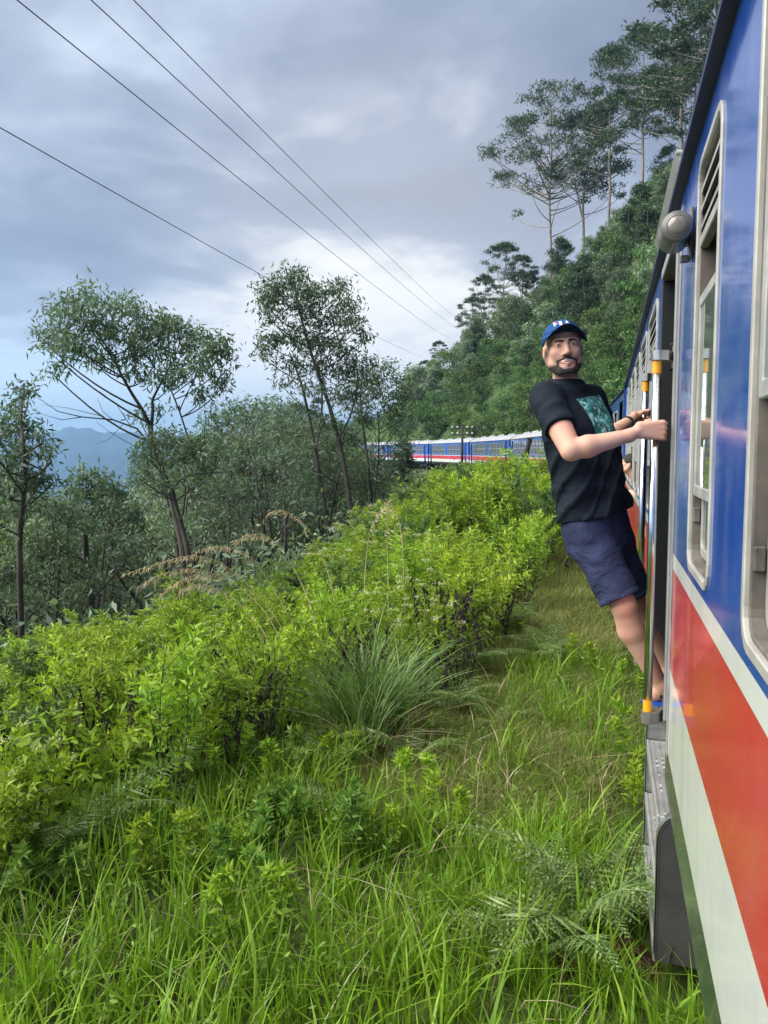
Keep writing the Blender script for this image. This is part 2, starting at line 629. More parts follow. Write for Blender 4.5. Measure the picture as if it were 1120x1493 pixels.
def spray(g, centers, per, sigma, L, W, droop=0.4, lump=0.5, out_from=None, flat=1.0):
    """Sprays of leaves round the given twig ends."""
    n = len(centers)
    C = np.repeat(centers, per, 0) + g.normal(size=(n * per, 3)) * np.array([sigma, sigma, sigma * flat])
    D = g.normal(size=(n * per, 3))
    if out_from is not None:
        D = D * 0.7 + unit(C - np.repeat(out_from, per, 0)) * 0.7
    D[:, 2] -= droop
    D = unit(D)
    lr = np.repeat(g.random(n), per) * lump + g.random(n * per) * (1 - lump)
    return leaf_quads(g, C, D, L * g.uniform(0.7, 1.25, n * per), W * g.uniform(0.75, 1.2, n * per), rnd=lr)


def merge(parts):
    Vs, Fs, As, o = [], [], [], 0
    for V, F, A in parts:
        Vs.append(V)
        Fs.append(F + o)
        As.append(A)
        o += len(V)
    return np.concatenate(Vs), np.concatenate(Fs), np.concatenate(As)


def bez(a, b, c, n):
    t = np.linspace(0, 1, n)[:, None]
    return (1 - t) ** 2 * a + 2 * t * (1 - t) * b + t ** 2 * c


def tubes_mesh(name, tubes, n=6):
    """tubes: list of (points (k,3), radii (k,)) joined into one smooth mesh."""
    Vs, Fs, o = [], [], 0
    for P, r in tubes:
        P = np.asarray(P, float)
        r = np.broadcast_to(np.asarray(r, float), (len(P),))
        k = len(P)
        nn = n if r[0] > 0.03 else 4
        T = unit(np.gradient(P, axis=0))
        ref = np.where(np.abs(T[:, 2:3]) < 0.9, np.array([[0, 0, 1.0]]), np.array([[1.0, 0, 0]]))
        ref = np.broadcast_to(ref[0], (k, 3))
        U = unit(np.cross(T, ref))
        W = np.cross(T, U)
        a = np.arange(nn) * 2 * np.pi / nn
        V = P[:, None, :] + r[:, None, None] * (U[:, None, :] * np.cos(a)[None, :, None] + W[:, None, :] * np.sin(a)[None, :, None])
        i = np.arange(k * nn).reshape(k, nn)
        j = np.roll(i, -1, 1)
        F = np.stack([i[:-1].ravel(), j[:-1].ravel(), j[1:].ravel(), i[1:].ravel()], 1)
        Vs.append(V.reshape(-1, 3))
        Fs.append(F + o)
        o += k * nn
    return np_mesh(name, np.concatenate(Vs), np.concatenate(Fs), smooth=True)


def tree_parts(g, trunks, clumps, leaf, per=14, tw=12, sigma=0.16, droop=0.5, r_branch=0.05, flat=0.8, extra=(), twig_r=0.012, slope=0.75):
    """trunks: [(points, r0, r1)]; clumps: [(centre, radii, weight)]; leaf = (length, width).
    A limb runs from the nearest trunk up to each clump; twigs fan out inside it and carry the leaves."""
    tubes, sprays = [], []
    TP = []
    for P, r0, r1 in trunks:
        P = np.asarray(P, float)
        t = np.linspace(0, 1, len(P))
        tt = np.linspace(0, 1, 4 * len(P))
        Q = np.stack([np.interp(tt, t, P[:, i]) for i in range(3)], 1)
        Q[1:-1] = (Q[:-2] + Q[1:-1] * 2 + Q[2:]) / 4
        rr = r0 + (r1 - r0) * tt ** 0.8
        tubes.append((Q, rr))
        TP.append(np.concatenate([Q, rr[:, None]], 1))
    TP = np.concatenate(TP)
    tubes += list(extra)
    for c, rad, wgt in clumps:
        c, rad = np.asarray(c, float), np.asarray(rad, float)
        dh = np.hypot(TP[:, 0] - c[0], TP[:, 1] - c[1])
        want = np.abs((c[2] - TP[:, 2]) - (slope * dh + 0.15 * rad[2]))
        k = int(np.argmin(dh * 0.6 + want + 5 * (TP[:, 2] > c[2] + 0.1)))
        a, ra = TP[k, :3], TP[k, 3]
        base = c - np.array([0, 0, rad[2] * 0.5])
        m = (a + base) / 2 + np.array([0, 0, -0.10 * np.linalg.norm(base - a)]) + g.normal(size=3) * 0.05 * np.linalg.norm(base - a)
        L = np.linalg.norm(base - a)
        r0 = min(ra * 0.7, r_branch * (0.5 + 0.12 * L))
        tubes.append((bez(a, m, base, 7), np.linspace(r0, twig_r * 1.3, 7)))
        n = max(3, int(tw * wgt))
        q = unit(g.normal(size=(n, 3)))
        q[:, 2] = np.where(q[:, 2] < -0.35, -q[:, 2], q[:, 2])
        E = c + q * rad * (g.random((n, 1)) ** 0.45)
        for e in E[: max(2, n // 2)]:
            mm = (base + e) / 2 + g.normal(size=3) * 0.12 * np.linalg.norm(e - base)
            tubes.append((bez(base, mm, e, 4), np.linspace(twig_r, twig_r * 0.35, 4)))
        sprays.append(spray(g, E, per, sigma, leaf[0], leaf[1], droop, 0.55, None, flat))
    return tubes, sprays


def tree(name, label, cat, group, loc, tubes, sprays, bark, leafm, crown='crown'):
    e = empty(name, loc, label, cat, group)
    mobj('trunk', tubes_mesh('trunk', tubes), bark, e)
    V, F, A = merge(sprays)
    mobj(crown, np_mesh('crown', V, F, {'rnd': A}), leafm, e)
    return e


def place_copy(proto, used, loc, rz, sc, label=None, group=None, tilt=(0.0, 0.0)):
    """The first placement moves the prototype itself, the others copy it with its parts."""
    o = proto if proto.name not in used else copy_tree(proto)
    used.add(proto.name)
    o.location = loc
    o.rotation_euler = (tilt[0], tilt[1], rz)
    o.scale = (sc, sc, sc) if np.isscalar(sc) else sc
    if label:
        o['label'] = label
    if group:
        o['group'] = group
    return o


USED = set()
# ------------------------------------------------------------------ trees of the valley side (left)
def px_clump(u, v, rpx, D, g, flat=0.8, wgt=1.0, spread=0.5):
    dd = D + g.normal() * spread
    r_ = rpx / F_PX * D
    return (atD(u, v, dd), (r_, r_, r_ * flat), wgt)


def px_line(pts, D, dz=None):
    return np.array([atD(u, v, D + (0 if dz is None else dz[i])) for i, (u, v) in enumerate(pts)])


def shift(loc, trunks, clumps, extra=()):
    l = np.asarray(loc, float)
    return ([(np.asarray(P) - l, a, b) for P, a, b in trunks], [(np.asarray(c) - l, r_, w) for c, r_, w in clumps],
            [(np.asarray(P) - l, r_) for P, r_ in extra])


def down_to_ground(P):
    """Carries the foot of a trunk on down into the ground."""
    P = np.asarray(P, float)
    a, b = P[0], P[1]
    gz = ground_z(a[0], a[1]) - 0.15
    if a[2] > gz:
        k = (a[2] - gz) / max(b[2] - a[2], 0.3)
        foot = np.array([a[0] + (a[0] - b[0]) * min(k, 1.0) * 0.5, a[1] + (a[1] - b[1]) * min(k, 1.0) * 0.5, gz])
        P = np.vstack([foot, P])
    return P


def hero_tree(name, label, D, trunks_px, clumps_px, leaf, seed, per, tw, sigma, droop, bark, leafm, group=None, extra_px=(), flat=0.8, spread=0.6):
    g = np.random.default_rng(seed)
    trunks = []
    for pts, r0, r1, root in trunks_px:
        P = px_line(pts, D, [g.normal() * 0.15 for _ in pts])
        if root:
            P = down_to_ground(P)
        trunks.append((P, r0, r1))
    clumps = [px_clump(u, v, r_, D, g, flat, 1.0 if len(q) == 0 else q[0], spread) for u, v, r_, *q in clumps_px]
    extra = []
    for pts, r0, r1 in extra_px:
        P = px_line(pts, D)
        extra.append((P, np.linspace(r0, r1, len(P))))
    loc = trunks[0][0][0].copy()
    trunks, clumps, extra = shift(loc, trunks, clumps, extra)
    tubes, sprays = tree_parts(g, trunks, clumps, leaf, per, tw, sigma, droop, 0.035, 0.85, extra)
    return tree(name, label, 'tree', group, tuple(loc), tubes, sprays, bark, leafm)


hero_tree('gum_tree', 'tallest leaning gum tree on the left with a lopsided crown and bare side branch', 22.0,
          [([(267, 800), (258, 760), (248, 718), (232, 675), (222, 648), (219, 620)], 0.105, 0.075, True),
           ([(219, 622), (208, 598), (193, 575), (176, 545), (166, 520), (150, 497)], 0.06, 0.022, False),
           ([(220, 628), (223, 600), (222, 583), (234, 560), (250, 530)], 0.055, 0.022, False),
           ([(275, 640), (262, 600), (250, 570), (238, 555)], 0.03, 0.018, False)],
          [(100, 462, 38), (72, 495, 26), (118, 438, 30), (135, 470, 32), (92, 520, 24, .7), (78, 540, 14, .4), (112, 495, 34), (128, 510, 20, .5),
           (165, 455, 22, .6), (185, 445, 20, .5), (200, 455, 18, .5), (160, 500, 34), (148, 530, 22, .6), (190, 490, 34), (215, 485, 34),
           (240, 475, 30), (262, 485, 28), (225, 520, 38), (195, 525, 28, .8), (205, 548, 22, .6), (255, 520, 36), (285, 505, 30), (310, 505, 26),
           (325, 515, 16, .5), (245, 555, 28, .8), (280, 545, 32), (308, 540, 26, .8), (322, 560, 16, .5), (295, 575, 18, .5), (205, 610, 14, .3), (235, 600, 18, .3)],
          (0.205, 0.052), 11, 16, 16, 0.15, 0.9, M['dark_bark'], M['leaf_gum'],
          extra_px=[([(222, 652), (200, 625), (165, 612), (120, 608), (85, 600), (55, 580)], 0.03, 0.006), ([(120, 608), (90, 612), (58, 603)], 0.014, 0.004),
                    ([(165, 612), (150, 600), (142, 580)], 0.010, 0.004), ([(150, 607), (100, 595), (62, 590)], 0.010, 0.003), ([(190, 620), (170, 590), (145, 570)], 0.010, 0.003),
                    ([(225, 660), (195, 650), (160, 630), (140, 615)], 0.012, 0.004), ([(180, 618), (160, 640), (140, 648)], 0.008, 0.003)])

hero_tree('gum_tree', 'tall gum tree with several thin stems and dense rounded top beside the far carriages', 29.0,
          [([(519, 800), (512, 750), (506, 700), (494, 640), (480, 590), (462, 540), (446, 490), (436, 450)], 0.14, 0.04, True),
           ([(484, 795), (470, 720), (460, 655), (450, 605), (440, 560), (425, 520)], 0.11, 0.035, True),
           ([(460, 655), (468, 620), (470, 585), (468, 555)], 0.06, 0.03, False),
           ([(494, 640), (512, 605), (520, 570), (522, 540)], 0.05, 0.025, False)],
          [(405, 418, 26), (430, 408, 24), (392, 440, 20), (398, 462, 20, .8), (425, 438, 34), (450, 430, 26), (445, 455, 28), (475, 430, 22, .8), (495, 425, 18, .7),
           (510, 445, 20, .7), (498, 465, 26), (515, 478, 18, .6), (530, 492, 12, .4), (470, 470, 24, .7), (400, 498, 24), (425, 490, 28), (392, 520, 20, .6), (445, 510, 30),
           (470, 500, 28), (495, 510, 28), (465, 540, 28), (425, 535, 24, .7), (495, 550, 30), (520, 530, 26), (530, 560, 20, .6), (480, 575, 24, .6), (450, 570, 18, .4), (505, 585, 26, .8), (478, 615, 20, .6), (440, 605, 16, .4), (500, 640, 20, .6), (535, 610, 22, .7), (415, 560, 16, .4)],
          (0.235, 0.060), 12, 16, 17, 0.18, 0.75, M['dark_bark'], M['leaf_gum'])

hero_tree('gum_tree', 'slender gum tree with a thin open crown between the tall one and the far carriages', 31.0,
          [([(541, 730), (538, 690), (533, 650), (528, 610), (525, 575)], 0.10, 0.035, True),
           ([(546, 720), (552, 670), (553, 630), (550, 600)], 0.05, 0.025, True)],
          [(525, 555, 26), (548, 542, 28, .9), (572, 552, 26, .9), (592, 575, 20, .8), (545, 572, 24, .8), (510, 590, 22, .7), (525, 610, 18, .5), (570, 605, 22, .7), (598, 625, 16, .5), (580, 580, 18, .7), (560, 590, 24, .7), (535, 590, 20, .5), (588, 605, 14, .5), (545, 620, 18, .3),
           (575, 625, 18, .6), (515, 640, 18, .5), (560, 650, 20, .5), (590, 650, 16, .5), (545, 675, 18, .5), (520, 690, 16, .4), (575, 680, 16, .4)],
          (0.26, 0.060), 13, 14, 15, 0.20, 0.6, M['dark_bark'], M['leaf_gum'])

hero_tree('gum_tree', 'young gum tree with drooping leaf tufts at the left edge', 15.0,
          [([(28, 800), (32, 740), (38, 700), (34, 650), (30, 610), (33, 580)], 0.06, 0.02, True),
           ([(38, 700), (60, 690), (75, 672)], 0.03, 0.015, False), ([(34, 680), (10, 660), (-12, 630)], 0.035, 0.016, False)],
          [(33, 578, 18, .8), (20, 600, 16, .7), (8, 625, 26), (38, 632, 18, .7), (60, 640, 16, .5), (40, 665, 24), (-15, 640, 30), (10, 675, 28), (70, 665, 14, .5),
           (-20, 690, 34), (15, 715, 30), (50, 705, 22), (75, 700, 14, .4), (-10, 745, 32), (35, 750, 28)],
          (0.16, 0.040), 14, 13, 13, 0.10, 0.7, M['dark_bark'], M['leaf_gum'])

hero_tree('gum_tree', 'low round gum tree with a dark angled stem in front of the blue mountains', 17.0,
          [([(135, 905), (131, 860), (126, 815), (124, 780)], 0.085, 0.05, True), ([(160, 800), (172, 840), (196, 870), (206, 880)][::-1], 0.05, 0.03, True),
           ([(160, 800), (152, 770), (146, 740)], 0.03, 0.018, False), ([(126, 820), (105, 805), (80, 795)], 0.03, 0.014, False)],
          [(128, 705, 26), (150, 715, 24), (108, 725, 24), (172, 728, 20), (135, 740, 30), (165, 755, 28), (100, 755, 28), (75, 745, 20, .7), (195, 745, 16, .6), (190, 770, 24, .8),
           (125, 780, 28), (80, 785, 26), (155, 790, 22, .7), (60, 815, 24, .6), (100, 820, 24, .5), (185, 805, 22, .6)],
          (0.17, 0.046), 15, 14, 15, 0.12, 0.5, M['dark_bark'], M['leaf_gum'])

hero_tree('gum_tree', 'bushy gum tree with a thick dark stem right below the tallest leaning crown', 19.0,
          [([(275, 810), (266, 770), (256, 735), (250, 705)], 0.070, 0.045, True), ([(252, 712), (240, 690), (232, 670)], 0.04, 0.02, False), ([(252, 712), (268, 695), (290, 690), (335, 688)], 0.035, 0.01, False)],
          [(225, 650, 22), (250, 645, 24), (205, 672, 22, .8), (235, 680, 28), (268, 665, 28), (290, 650, 24), (210, 695, 18, .6), (270, 700, 24, .7), (300, 685, 22, .8), (315, 660, 18, .8), (235, 710, 16, .4)],
          (0.17, 0.046), 16, 14, 15, 0.12, 0.55, M['dark_bark'], M['leaf_gum'])

# ---- bushy trees that fill the valley side: five kinds, then copies
def bushy_proto(seed, H, W, leafm, bark, n, leaf, per, tw, low=0.15, group=None, label=''):
    g = np.random.default_rng(seed)
    stems = []
    for k in range(g.integers(2, 4)):
        a = g.random() * 6.28
        top = np.array([math.cos(a) * W * 0.25, math.sin(a) * W * 0.25, H * g.uniform(0.7, 0.92)])
        m = top * np.array([0.3, 0.3, 0.5]) + g.normal(size=3) * 0.12 * W
        stems.append((bez(np.zeros(3) + np.append(g.normal(size=2) * 0.08, -0.2), m, top, 7), 0.045 * H ** 0.5, 0.02))
    clumps = []
    for k in range(n):
        z = H * (low + (0.97 - low) * g.random() ** 0.8)
        q = z / H
        rmax = W * 0.5 * math.sin(math.pi * min(1, 0.16 + 0.80 * q)) ** 0.7
        a, rr = g.random() * 6.28, rmax * math.sqrt(g.random())
        cr = W * g.uniform(0.13, 0.21)
        clumps.append((np.array([rr * math.cos(a), rr * math.sin(a), z - cr * 0.4]), (cr, cr, cr * 0.7), g.uniform(0.6, 1.2)))
    tubes, sprays = tree_parts(g, stems, clumps, leaf, per, tw, W * 0.045, 0.4, 0.03, 0.8)
    return tree('bushy_tree', label, 'tree', group, (0, 0, 0), tubes, sprays, bark, leafm)


LEFT_GROUP = 'trees on the slope below the track'
LEFT_LABELS = ['bushy grey-green tree in the hazy thicket on the valley slope', 'loose-crowned thin-stemmed tree in the thicket on the valley slope',
               'broad leafy tree in the thicket on the valley slope', 'small dense tree in the thicket on the valley slope']
left_protos = [bushy_proto(21, 7.0, 4.6, M['leaf_wood'], M['dark_bark'], 20, (0.23, 0.070), 12, 11, 0.3, LEFT_GROUP, LEFT_LABELS[0]),
               bushy_proto(22, 8.5, 4.2, M['leaf_gum'], M['dark_bark'], 17, (0.24, 0.066), 12, 10, 0.45, LEFT_GROUP, LEFT_LABELS[1]),
               bushy_proto(23, 6.0, 5.4, M['leaf_wood'], M['dark_bark'], 28, (0.24, 0.085), 13, 12, 0.12, LEFT_GROUP, LEFT_LABELS[2]),
               bushy_proto(24, 4.5, 3.4, M['leaf_bush'], M['dark_bark'], 22, (0.20, 0.070), 13, 12, 0.06, LEFT_GROUP, LEFT_LABELS[3])]


def left_limit(u):
    """Highest picture row that the tops of the thicket reach, by direction."""
    xs = [-200, 0, 50, 85, 180, 215, 300, 340, 400, 450, 500, 560, 585, 600, 640]
    ys = [640, 660, 690, 712, 712, 660, 600, 565, 560, 590, 610, 640, 660, 672, 668]
    return float(np.interp(u, xs, ys))


def left_where(u, D):
    if u < 90:
        return 'at the left edge of the valley thicket'
    if u < 290:
        return 'near the leaning gum tree, %s' % ('close by' if D < 32 else 'down the slope')
    if u < 430:
        return 'between the two tall gum trees, %s' % ('on the near slope' if D < 45 else 'far down the slope')
    return 'behind the stems of the tall gum trees, %s' % ('on the near slope' if D < 50 else 'by the far carriages')


def fill_left():
    g = np.random.default_rng(31)
    H0 = [7.0, 8.5, 6.0, 4.5]
    placed, tries = [], 0
    while len(placed) < 112 and tries < 9000:
        tries += 1
        u = g.uniform(-230, 645)
        D = (14 if u < 190 else 27) + 70 * g.random() ** 1.5
        d = ray(u, 658)
        d = d / math.hypot(d[0], d[1])
        x, y = d[0] * D, d[1] * D
        dd, s = track_ds(x, y)
        if dd > -11.5:
            continue
        if any((x - a) ** 2 + (y - b) ** 2 < (1.5 + 0.024 * D) ** 2 for a, b in placed):
            continue
        z = ground_z(x, y)
        k = int(g.choice(4, p=[.26, .46, .14, .14]))
        top_v = left_limit(u) + abs(g.normal()) * 30
        topz = (658 - top_v) / F_PX * D * 0.97
        H = topz - z
        sc = H / H0[k]
        if sc < 0.45:
            continue
        if sc > 1.9:
            k = 1
            sc = min(H / H0[1], g.uniform(1.2, 2.0))
        placed.append((x, y))
        place_copy(left_protos[k], USED, (x, y, z - 0.1), g.random() * 6.28, (sc * g.uniform(0.85, 1.1),) * 2 + (sc,),
                   LEFT_LABELS[k].replace('in the hazy thicket on the valley slope', 'in the thicket on the valley slope').replace('in the thicket on the valley slope', left_where(u, D)), LEFT_GROUP)
    print('left trees', len(placed))


fill_left()


def dark_bush_by_cars():
    """The dark bush that stands in front of the far carriages."""
    g = np.random.default_rng(41)
    D = 46.0
    cl = [px_clump(u, v, r_, D, g, 0.9, w, 0.5) for u, v, r_, w in
          [(588, 650, 10, .8), (585, 668, 15, 1), (578, 685, 16, 1), (598, 680, 13, .9), (592, 665, 11, .8), (572, 700, 14, .8), (590, 700, 16, 1)]]
    P = down_to_ground(px_line([(584, 712), (585, 690), (587, 665)], D))
    loc = P[0].copy()
    tr, cl, _ = shift(loc, [(P, 0.09, 0.03)], cl)
    tubes, sprays = tree_parts(g, tr, cl, (0.22, 0.09), 15, 17, 0.14, 0.4, 0.03)
    tree('bushy_tree', 'dark round bush hiding part of the far carriages', 'tree', None, tuple(loc), tubes, sprays, M['dark_bark'], M['leaf_tall'])


dark_bush_by_cars()


# ------------------------------------------------------------------ trees of the hill (right)
def tall_proto(seed, H, W, label, group, density=1.0):
    """A tall gum: bare pale trunk, steep limbs, flat leaf layers and an umbrella of a top."""
    g = np.random.default_rng(seed)
    n = 9
    z = np.linspace(-0.5, H * 0.86, n)
    P = np.stack([np.cumsum(g.normal(size=n) * 0.10) + 0.01 * z, np.cumsum(g.normal(size=n) * 0.10), z], 1)
    trunks = [(P, 0.27 * (H / 24), 0.06)]
    if g.random() < 0.7:
        k = 3
        Q = P[k] + np.linspace(0, 1, 5)[:, None] * np.array([g.normal() * 1.2, g.normal() * 1.2, H * 0.52])
        trunks.append((Q, 0.13, 0.04))
    clumps = []
    nt = int(66 * density)
    for k in range(7):
        a = k * 6.28 / 6
        rr = 0 if k == 6 else W * 0.16
        clumps.append((np.array([rr * math.cos(a), rr * math.sin(a), H * (0.955 if k == 6 else 0.925)]), (W * 0.11, W * 0.11, W * 0.05), 1.2))
    for k in range(nt):
        shell = k < nt * 0.55
        a = g.random() * 6.28
        cr = g.uniform(0.75, 1.25) * W / 12.5
        if shell:                                       # the umbrella: outer and upper surface of the crown
            el = math.asin(g.uniform(-0.15, 1.0))
            kk = g.uniform(0.86, 1.0)
            p = np.array([math.cos(el) * math.cos(a) * W * 0.5 * kk, math.cos(el) * math.sin(a) * W * 0.5 * kk, H * (0.64 + 0.335 * math.sin(el) * kk)])
        else:                                           # flat layers lower down
            q = g.uniform(0.42, 0.80)
            rr = W * 0.5 * g.uniform(0.35, 0.95)
            p = np.array([rr * math.cos(a), rr * math.sin(a), q * H])
        clumps.append((p, (cr * 1.35, cr * 1.35, cr * (0.62 if shell else 0.40)), g.uniform(0.7, 1.3) * (1.25 if shell else 0.8)))
    tubes, sprays = tree_parts(g, trunks, clumps, (0.40, 0.135), 11, 12, 0.25, 0.35, 0.055, 0.55, twig_r=0.02, slope=0.48)
    return tree('tall_gum_tree', label, 'tree', group, (0, 0, 0), tubes, sprays, M['pale_bark'], M['leaf_tall'])


HILL_GROUP = 'tall trees on the hill'
tall = [tall_proto(51, 26.0, 17.0, 'tallest pale-trunked gum tree on the hill crest, alone against the sky', HILL_GROUP, 1.0),
        tall_proto(52, 24.0, 10.5, 'tall gum tree', HILL_GROUP, 0.85),
        tall_proto(53, 18.0, 9.0, 'slim gum tree', HILL_GROUP, 0.65)]
TH = [26.0, 24.0, 18.0]


def on_hill(u, v, D=None):
    P = ground_hit(u, v) if D is None else None
    if P is None:
        Dd = D or 138.0
        d = ray(u, v)
        d = d / math.hypot(d[0], d[1])
        P = d * Dd
    return np.array([P[0], P[1], ground_z(P[0], P[1])])


for (u, vb, vt, k, D, lab) in [
        (801, 392, 136, 0, 136, 'broad pale-trunked gum tree on the hill crest, leftmost of the tall ones'),
        (886, 330, 92, 1, 128, 'tall gum tree with an umbrella top, second from the left on the crest'),
        (936, 270, 74, 1, 122, 'tall bare-stemmed gum tree close to the carriage roof line'),
        (851, 345, 178, 2, 140, 'thin gum tree standing between the two tallest ones on the crest'),
        (734, 478, 352, 2, 134, 'slim gum tree halfway down the left end of the crest'),
        (706, 486, 398, 2, 142, 'small gum tree low at the left end of the crest'),
        (690, 492, 428, 2, 150, 'lowest small gum tree where the crest meets the wires'),
        (762, 440, 372, 2, 138, 'low leafy gum tree under the broad tall one'),
        (990, 250, 10, 1, 98, 'big dark gum tree rising behind the carriage roof'),
        (1040, 200, -30, 1, 92, 'large gum tree mostly hidden by the carriage roof'),
        (1005, 300, 130, 2, 100, 'leafy gum tree low against the carriage roof'),
        (640, 565, 492, 2, 150, 'hazy gum tree low on the spur above the far carriages'),
        (620, 580, 520, 2, 158, 'hazy gum tree at the foot of the spur'),
        (606, 600, 545, 2, 150, 'last hazy gum tree where the spur meets the valley')]:
    P = on_hill(u, vb, D)
    H = (658 - vt) / F_PX * D * 0.975 - P[2]
    sc = max(0.3, H / TH[k])
    place_copy(tall[k], USED, tuple(P - np.array([0, 0, 0.3])), random.random() * 6.28, (min(sc, 1.5) * random.uniform(.92, 1.08),) * 2 + (sc,), lab, HILL_GROUP)

SLOPE_GROUP = 'bushy trees on the steep hillside'
SLOPE_LABELS = ['dark bushy tree on the steep hillside above the track', 'tall narrow tree on the steep hillside above the track',
                'light green bush on the steep hillside above the track', 'low dense bush on the steep hillside above the track']
hill_protos = [bushy_proto(61, 6.5, 5.0, M['leaf_wood'], M['bark'], 26, (0.34, 0.13), 11, 11, 0.10, SLOPE_GROUP, SLOPE_LABELS[0]),
               bushy_proto(62, 8.0, 4.0, M['leaf_tall'], M['bark'], 24, (0.34, 0.12), 11, 11, 0.18, SLOPE_GROUP, SLOPE_LABELS[1]),
               bushy_proto(63, 4.5, 5.2, M['leaf_bush'], M['bark'], 24, (0.30, 0.13), 11, 11, 0.05, SLOPE_GROUP, SLOPE_LABELS[2]),
               bushy_proto(64, 3.0, 3.6, M['leaf_bush'], M['bark'], 18, (0.28, 0.12), 11, 11, 0.02, SLOPE_GROUP, SLOPE_LABELS[3])]


def hill_where(x, y, d, s):
    if d < 14:
        a = 'low on the steep hillside'
    elif d < 34:
        a = 'halfway up the steep hillside'
    else:
        a = 'high on the steep hillside'
    return a + (' above the near carriage' if s < 45 else ' behind the man' if s < 85 else ' above the distant carriages' if s < 125 else ' at the far end of the spur')


def fill_hill():
    g = np.random.default_rng(71)
    placed, n, tries = [], 0, 0
    while n < 265 and tries < 20000:
        tries += 1
        if n < 205:                                    # what one can see from the train
            u, v = g.uniform(590, 1000), g.uniform(240, 650)
            P = ground_hit(u, v, 30)
            if P is None:
                continue
        else:                                          # the rest of the slope
            x, y, a = track_xy(g.uniform(-10, 190), g.uniform(7, 70))
            P = np.array([x, y, 0])
        x, y = float(P[0]), float(P[1])
        d, s = track_ds(x, y)
        if d < 5.5:
            continue
        D = math.hypot(x, y)
        if any((x - a) ** 2 + (y - b) ** 2 < 1.9 ** 2 for a, b in placed):
            continue
        placed.append((x, y))
        k = int(g.choice(4, p=[.24, .16, .32, .28]))
        if d < 9 and k < 2:
            k = 3
        sc = g.uniform(0.6, 1.25)
        place_copy(hill_protos[k], USED, (x, y, ground_z(x, y) - 0.25), g.random() * 6.28, (sc * g.uniform(.9, 1.15),) * 2 + (sc,),
                   SLOPE_LABELS[k].replace('on the steep hillside above the track', hill_where(x, y, d, s)), SLOPE_GROUP)
        n += 1
    print('hill bushes', n)


fill_hill()


def hill_undergrowth():
    """Creepers, ferns and scrub that cover the slope as one green mass."""
    g = np.random.default_rng(81)
    n = 5200
    s_, d_ = g.uniform(-5, 215, n * 2), 3.6 + 62 * g.random(n * 2) ** 1.2
    pts = np.array([track_xy(a, b)[:2] for a, b in zip(s_, d_)])
    keep = pts[:, 1] > 5
    pts = pts[keep][:n]
    z = height(pts[:, 0], pts[:, 1])
    C = np.stack([pts[:, 0], pts[:, 1], z + 0.15], 1)
    V, F, A = spray(g, C, 15, 0.60, 0.50, 0.20, 0.1, 0.7)
    o = mobj('undergrowth', np_mesh('undergrowth', V, F, {'rnd': A}), M['leaf_bush'])
    tag(o, 'green creepers and scrub covering the steep hillside', 'undergrowth', None, 'stuff')


hill_undergrowth()


def valley_undergrowth():
    g = np.random.default_rng(82)
    n = 3600
    s_, d_ = g.uniform(2, 120, n), -(8.5 + 40 * g.random(n) ** 1.4)
    pts = np.array([track_xy(a, b)[:2] for a, b in zip(s_, d_)])
    z = height(pts[:, 0], pts[:, 1])
    C = np.stack([pts[:, 0], pts[:, 1], z + g.uniform(0.1, 1.0, n)], 1)
    V, F, A = spray(g, C, 16, 0.42, 0.24, 0.085, 0.2, 0.7)
    o = mobj('undergrowth', np_mesh('undergrowth', V, F, {'rnd': A}), M['leaf_wood'])
    tag(o, 'dim scrub under the trees on the valley slope', 'undergrowth', None, 'stuff')


valley_undergrowth()
# ------------------------------------------------------------------ the train
WALL = 0.27                                   # X of the own carriage's side wall
RAIL = -2.45
Z1, Z2, Z3, Z4, Z5 = -0.430, -0.489, -0.907, -1.278, -1.44      # edges of the painted bands, lower edge of the wall
EAVE = 1.045


def train_paint():
    """Blue, white, red and white bands by height on the glossy side wall; road grime and faint dents."""
    m, t = material('train_paint')
    geo = t.n('ShaderNodeTexCoord')
    sep = t.n('ShaderNodeSeparateXYZ')
    t.link(geo.outputs['Object'], sep.inputs[0])
    z = t.maprange(sep.outputs[2], 0.0, 4.0, 0.0, 1.0, False)
    q = lambda a: (a - RAIL) / 4.0
    blue, white, red, skirt = (0.010, 0.070, 0.34), (0.66, 0.68, 0.64), (0.54, 0.014, 0.036), (0.030, 0.045, 0.038)
    base = t.ramp(z, [(0.0, skirt), (q(Z4), white), (q(Z3), red), (q(Z2), white), (q(Z1), blue)], 'CONSTANT')
    mp = t.n('ShaderNodeMapping')
    mp.inputs['Scale'].default_value = (1, 1.2, 0.45)
    t.link(geo.outputs['Object'], mp.inputs[0])
    n1 = t.noise(mp.outputs[0], 5.0, 6.0, 0.62)
    n2 = t.noise(geo.outputs['Object'], 1.3, 4.0, 0.5)
    c = t.mix(t.maprange(n1, 0.48, 0.80, 0.0, 0.40), base, (0.17, 0.14, 0.11))
    c = t.mix(t.maprange(n2, 0.4, 0.75, 0.0, 0.12), c, (0.45, 0.46, 0.46))
    b = t.n('ShaderNodeBsdfPrincipled')
    t.link(c, b.inputs['Base Color'])
    t.link(t.maprange(n1, 0.3, 0.8, 0.10, 0.26), b.inputs['Roughness'])
    b.inputs['Coat Weight'].default_value = 0.3
    b.inputs['Specular IOR Level'].default_value = 0.3
    b.inputs['Coat Roughness'].default_value = 0.045
    bp = t.n('ShaderNodeBump')
    bp.inputs['Strength'].default_value = 0.10
    bp.inputs['Distance'].default_value = 0.03
    t.link(n2, bp.inputs['Height'])
    t.link(bp.outputs[0], b.inputs['Normal'])
    o = t.n('ShaderNodeOutputMaterial')
    t.link(b.outputs[0], o.inputs[0])
    return m


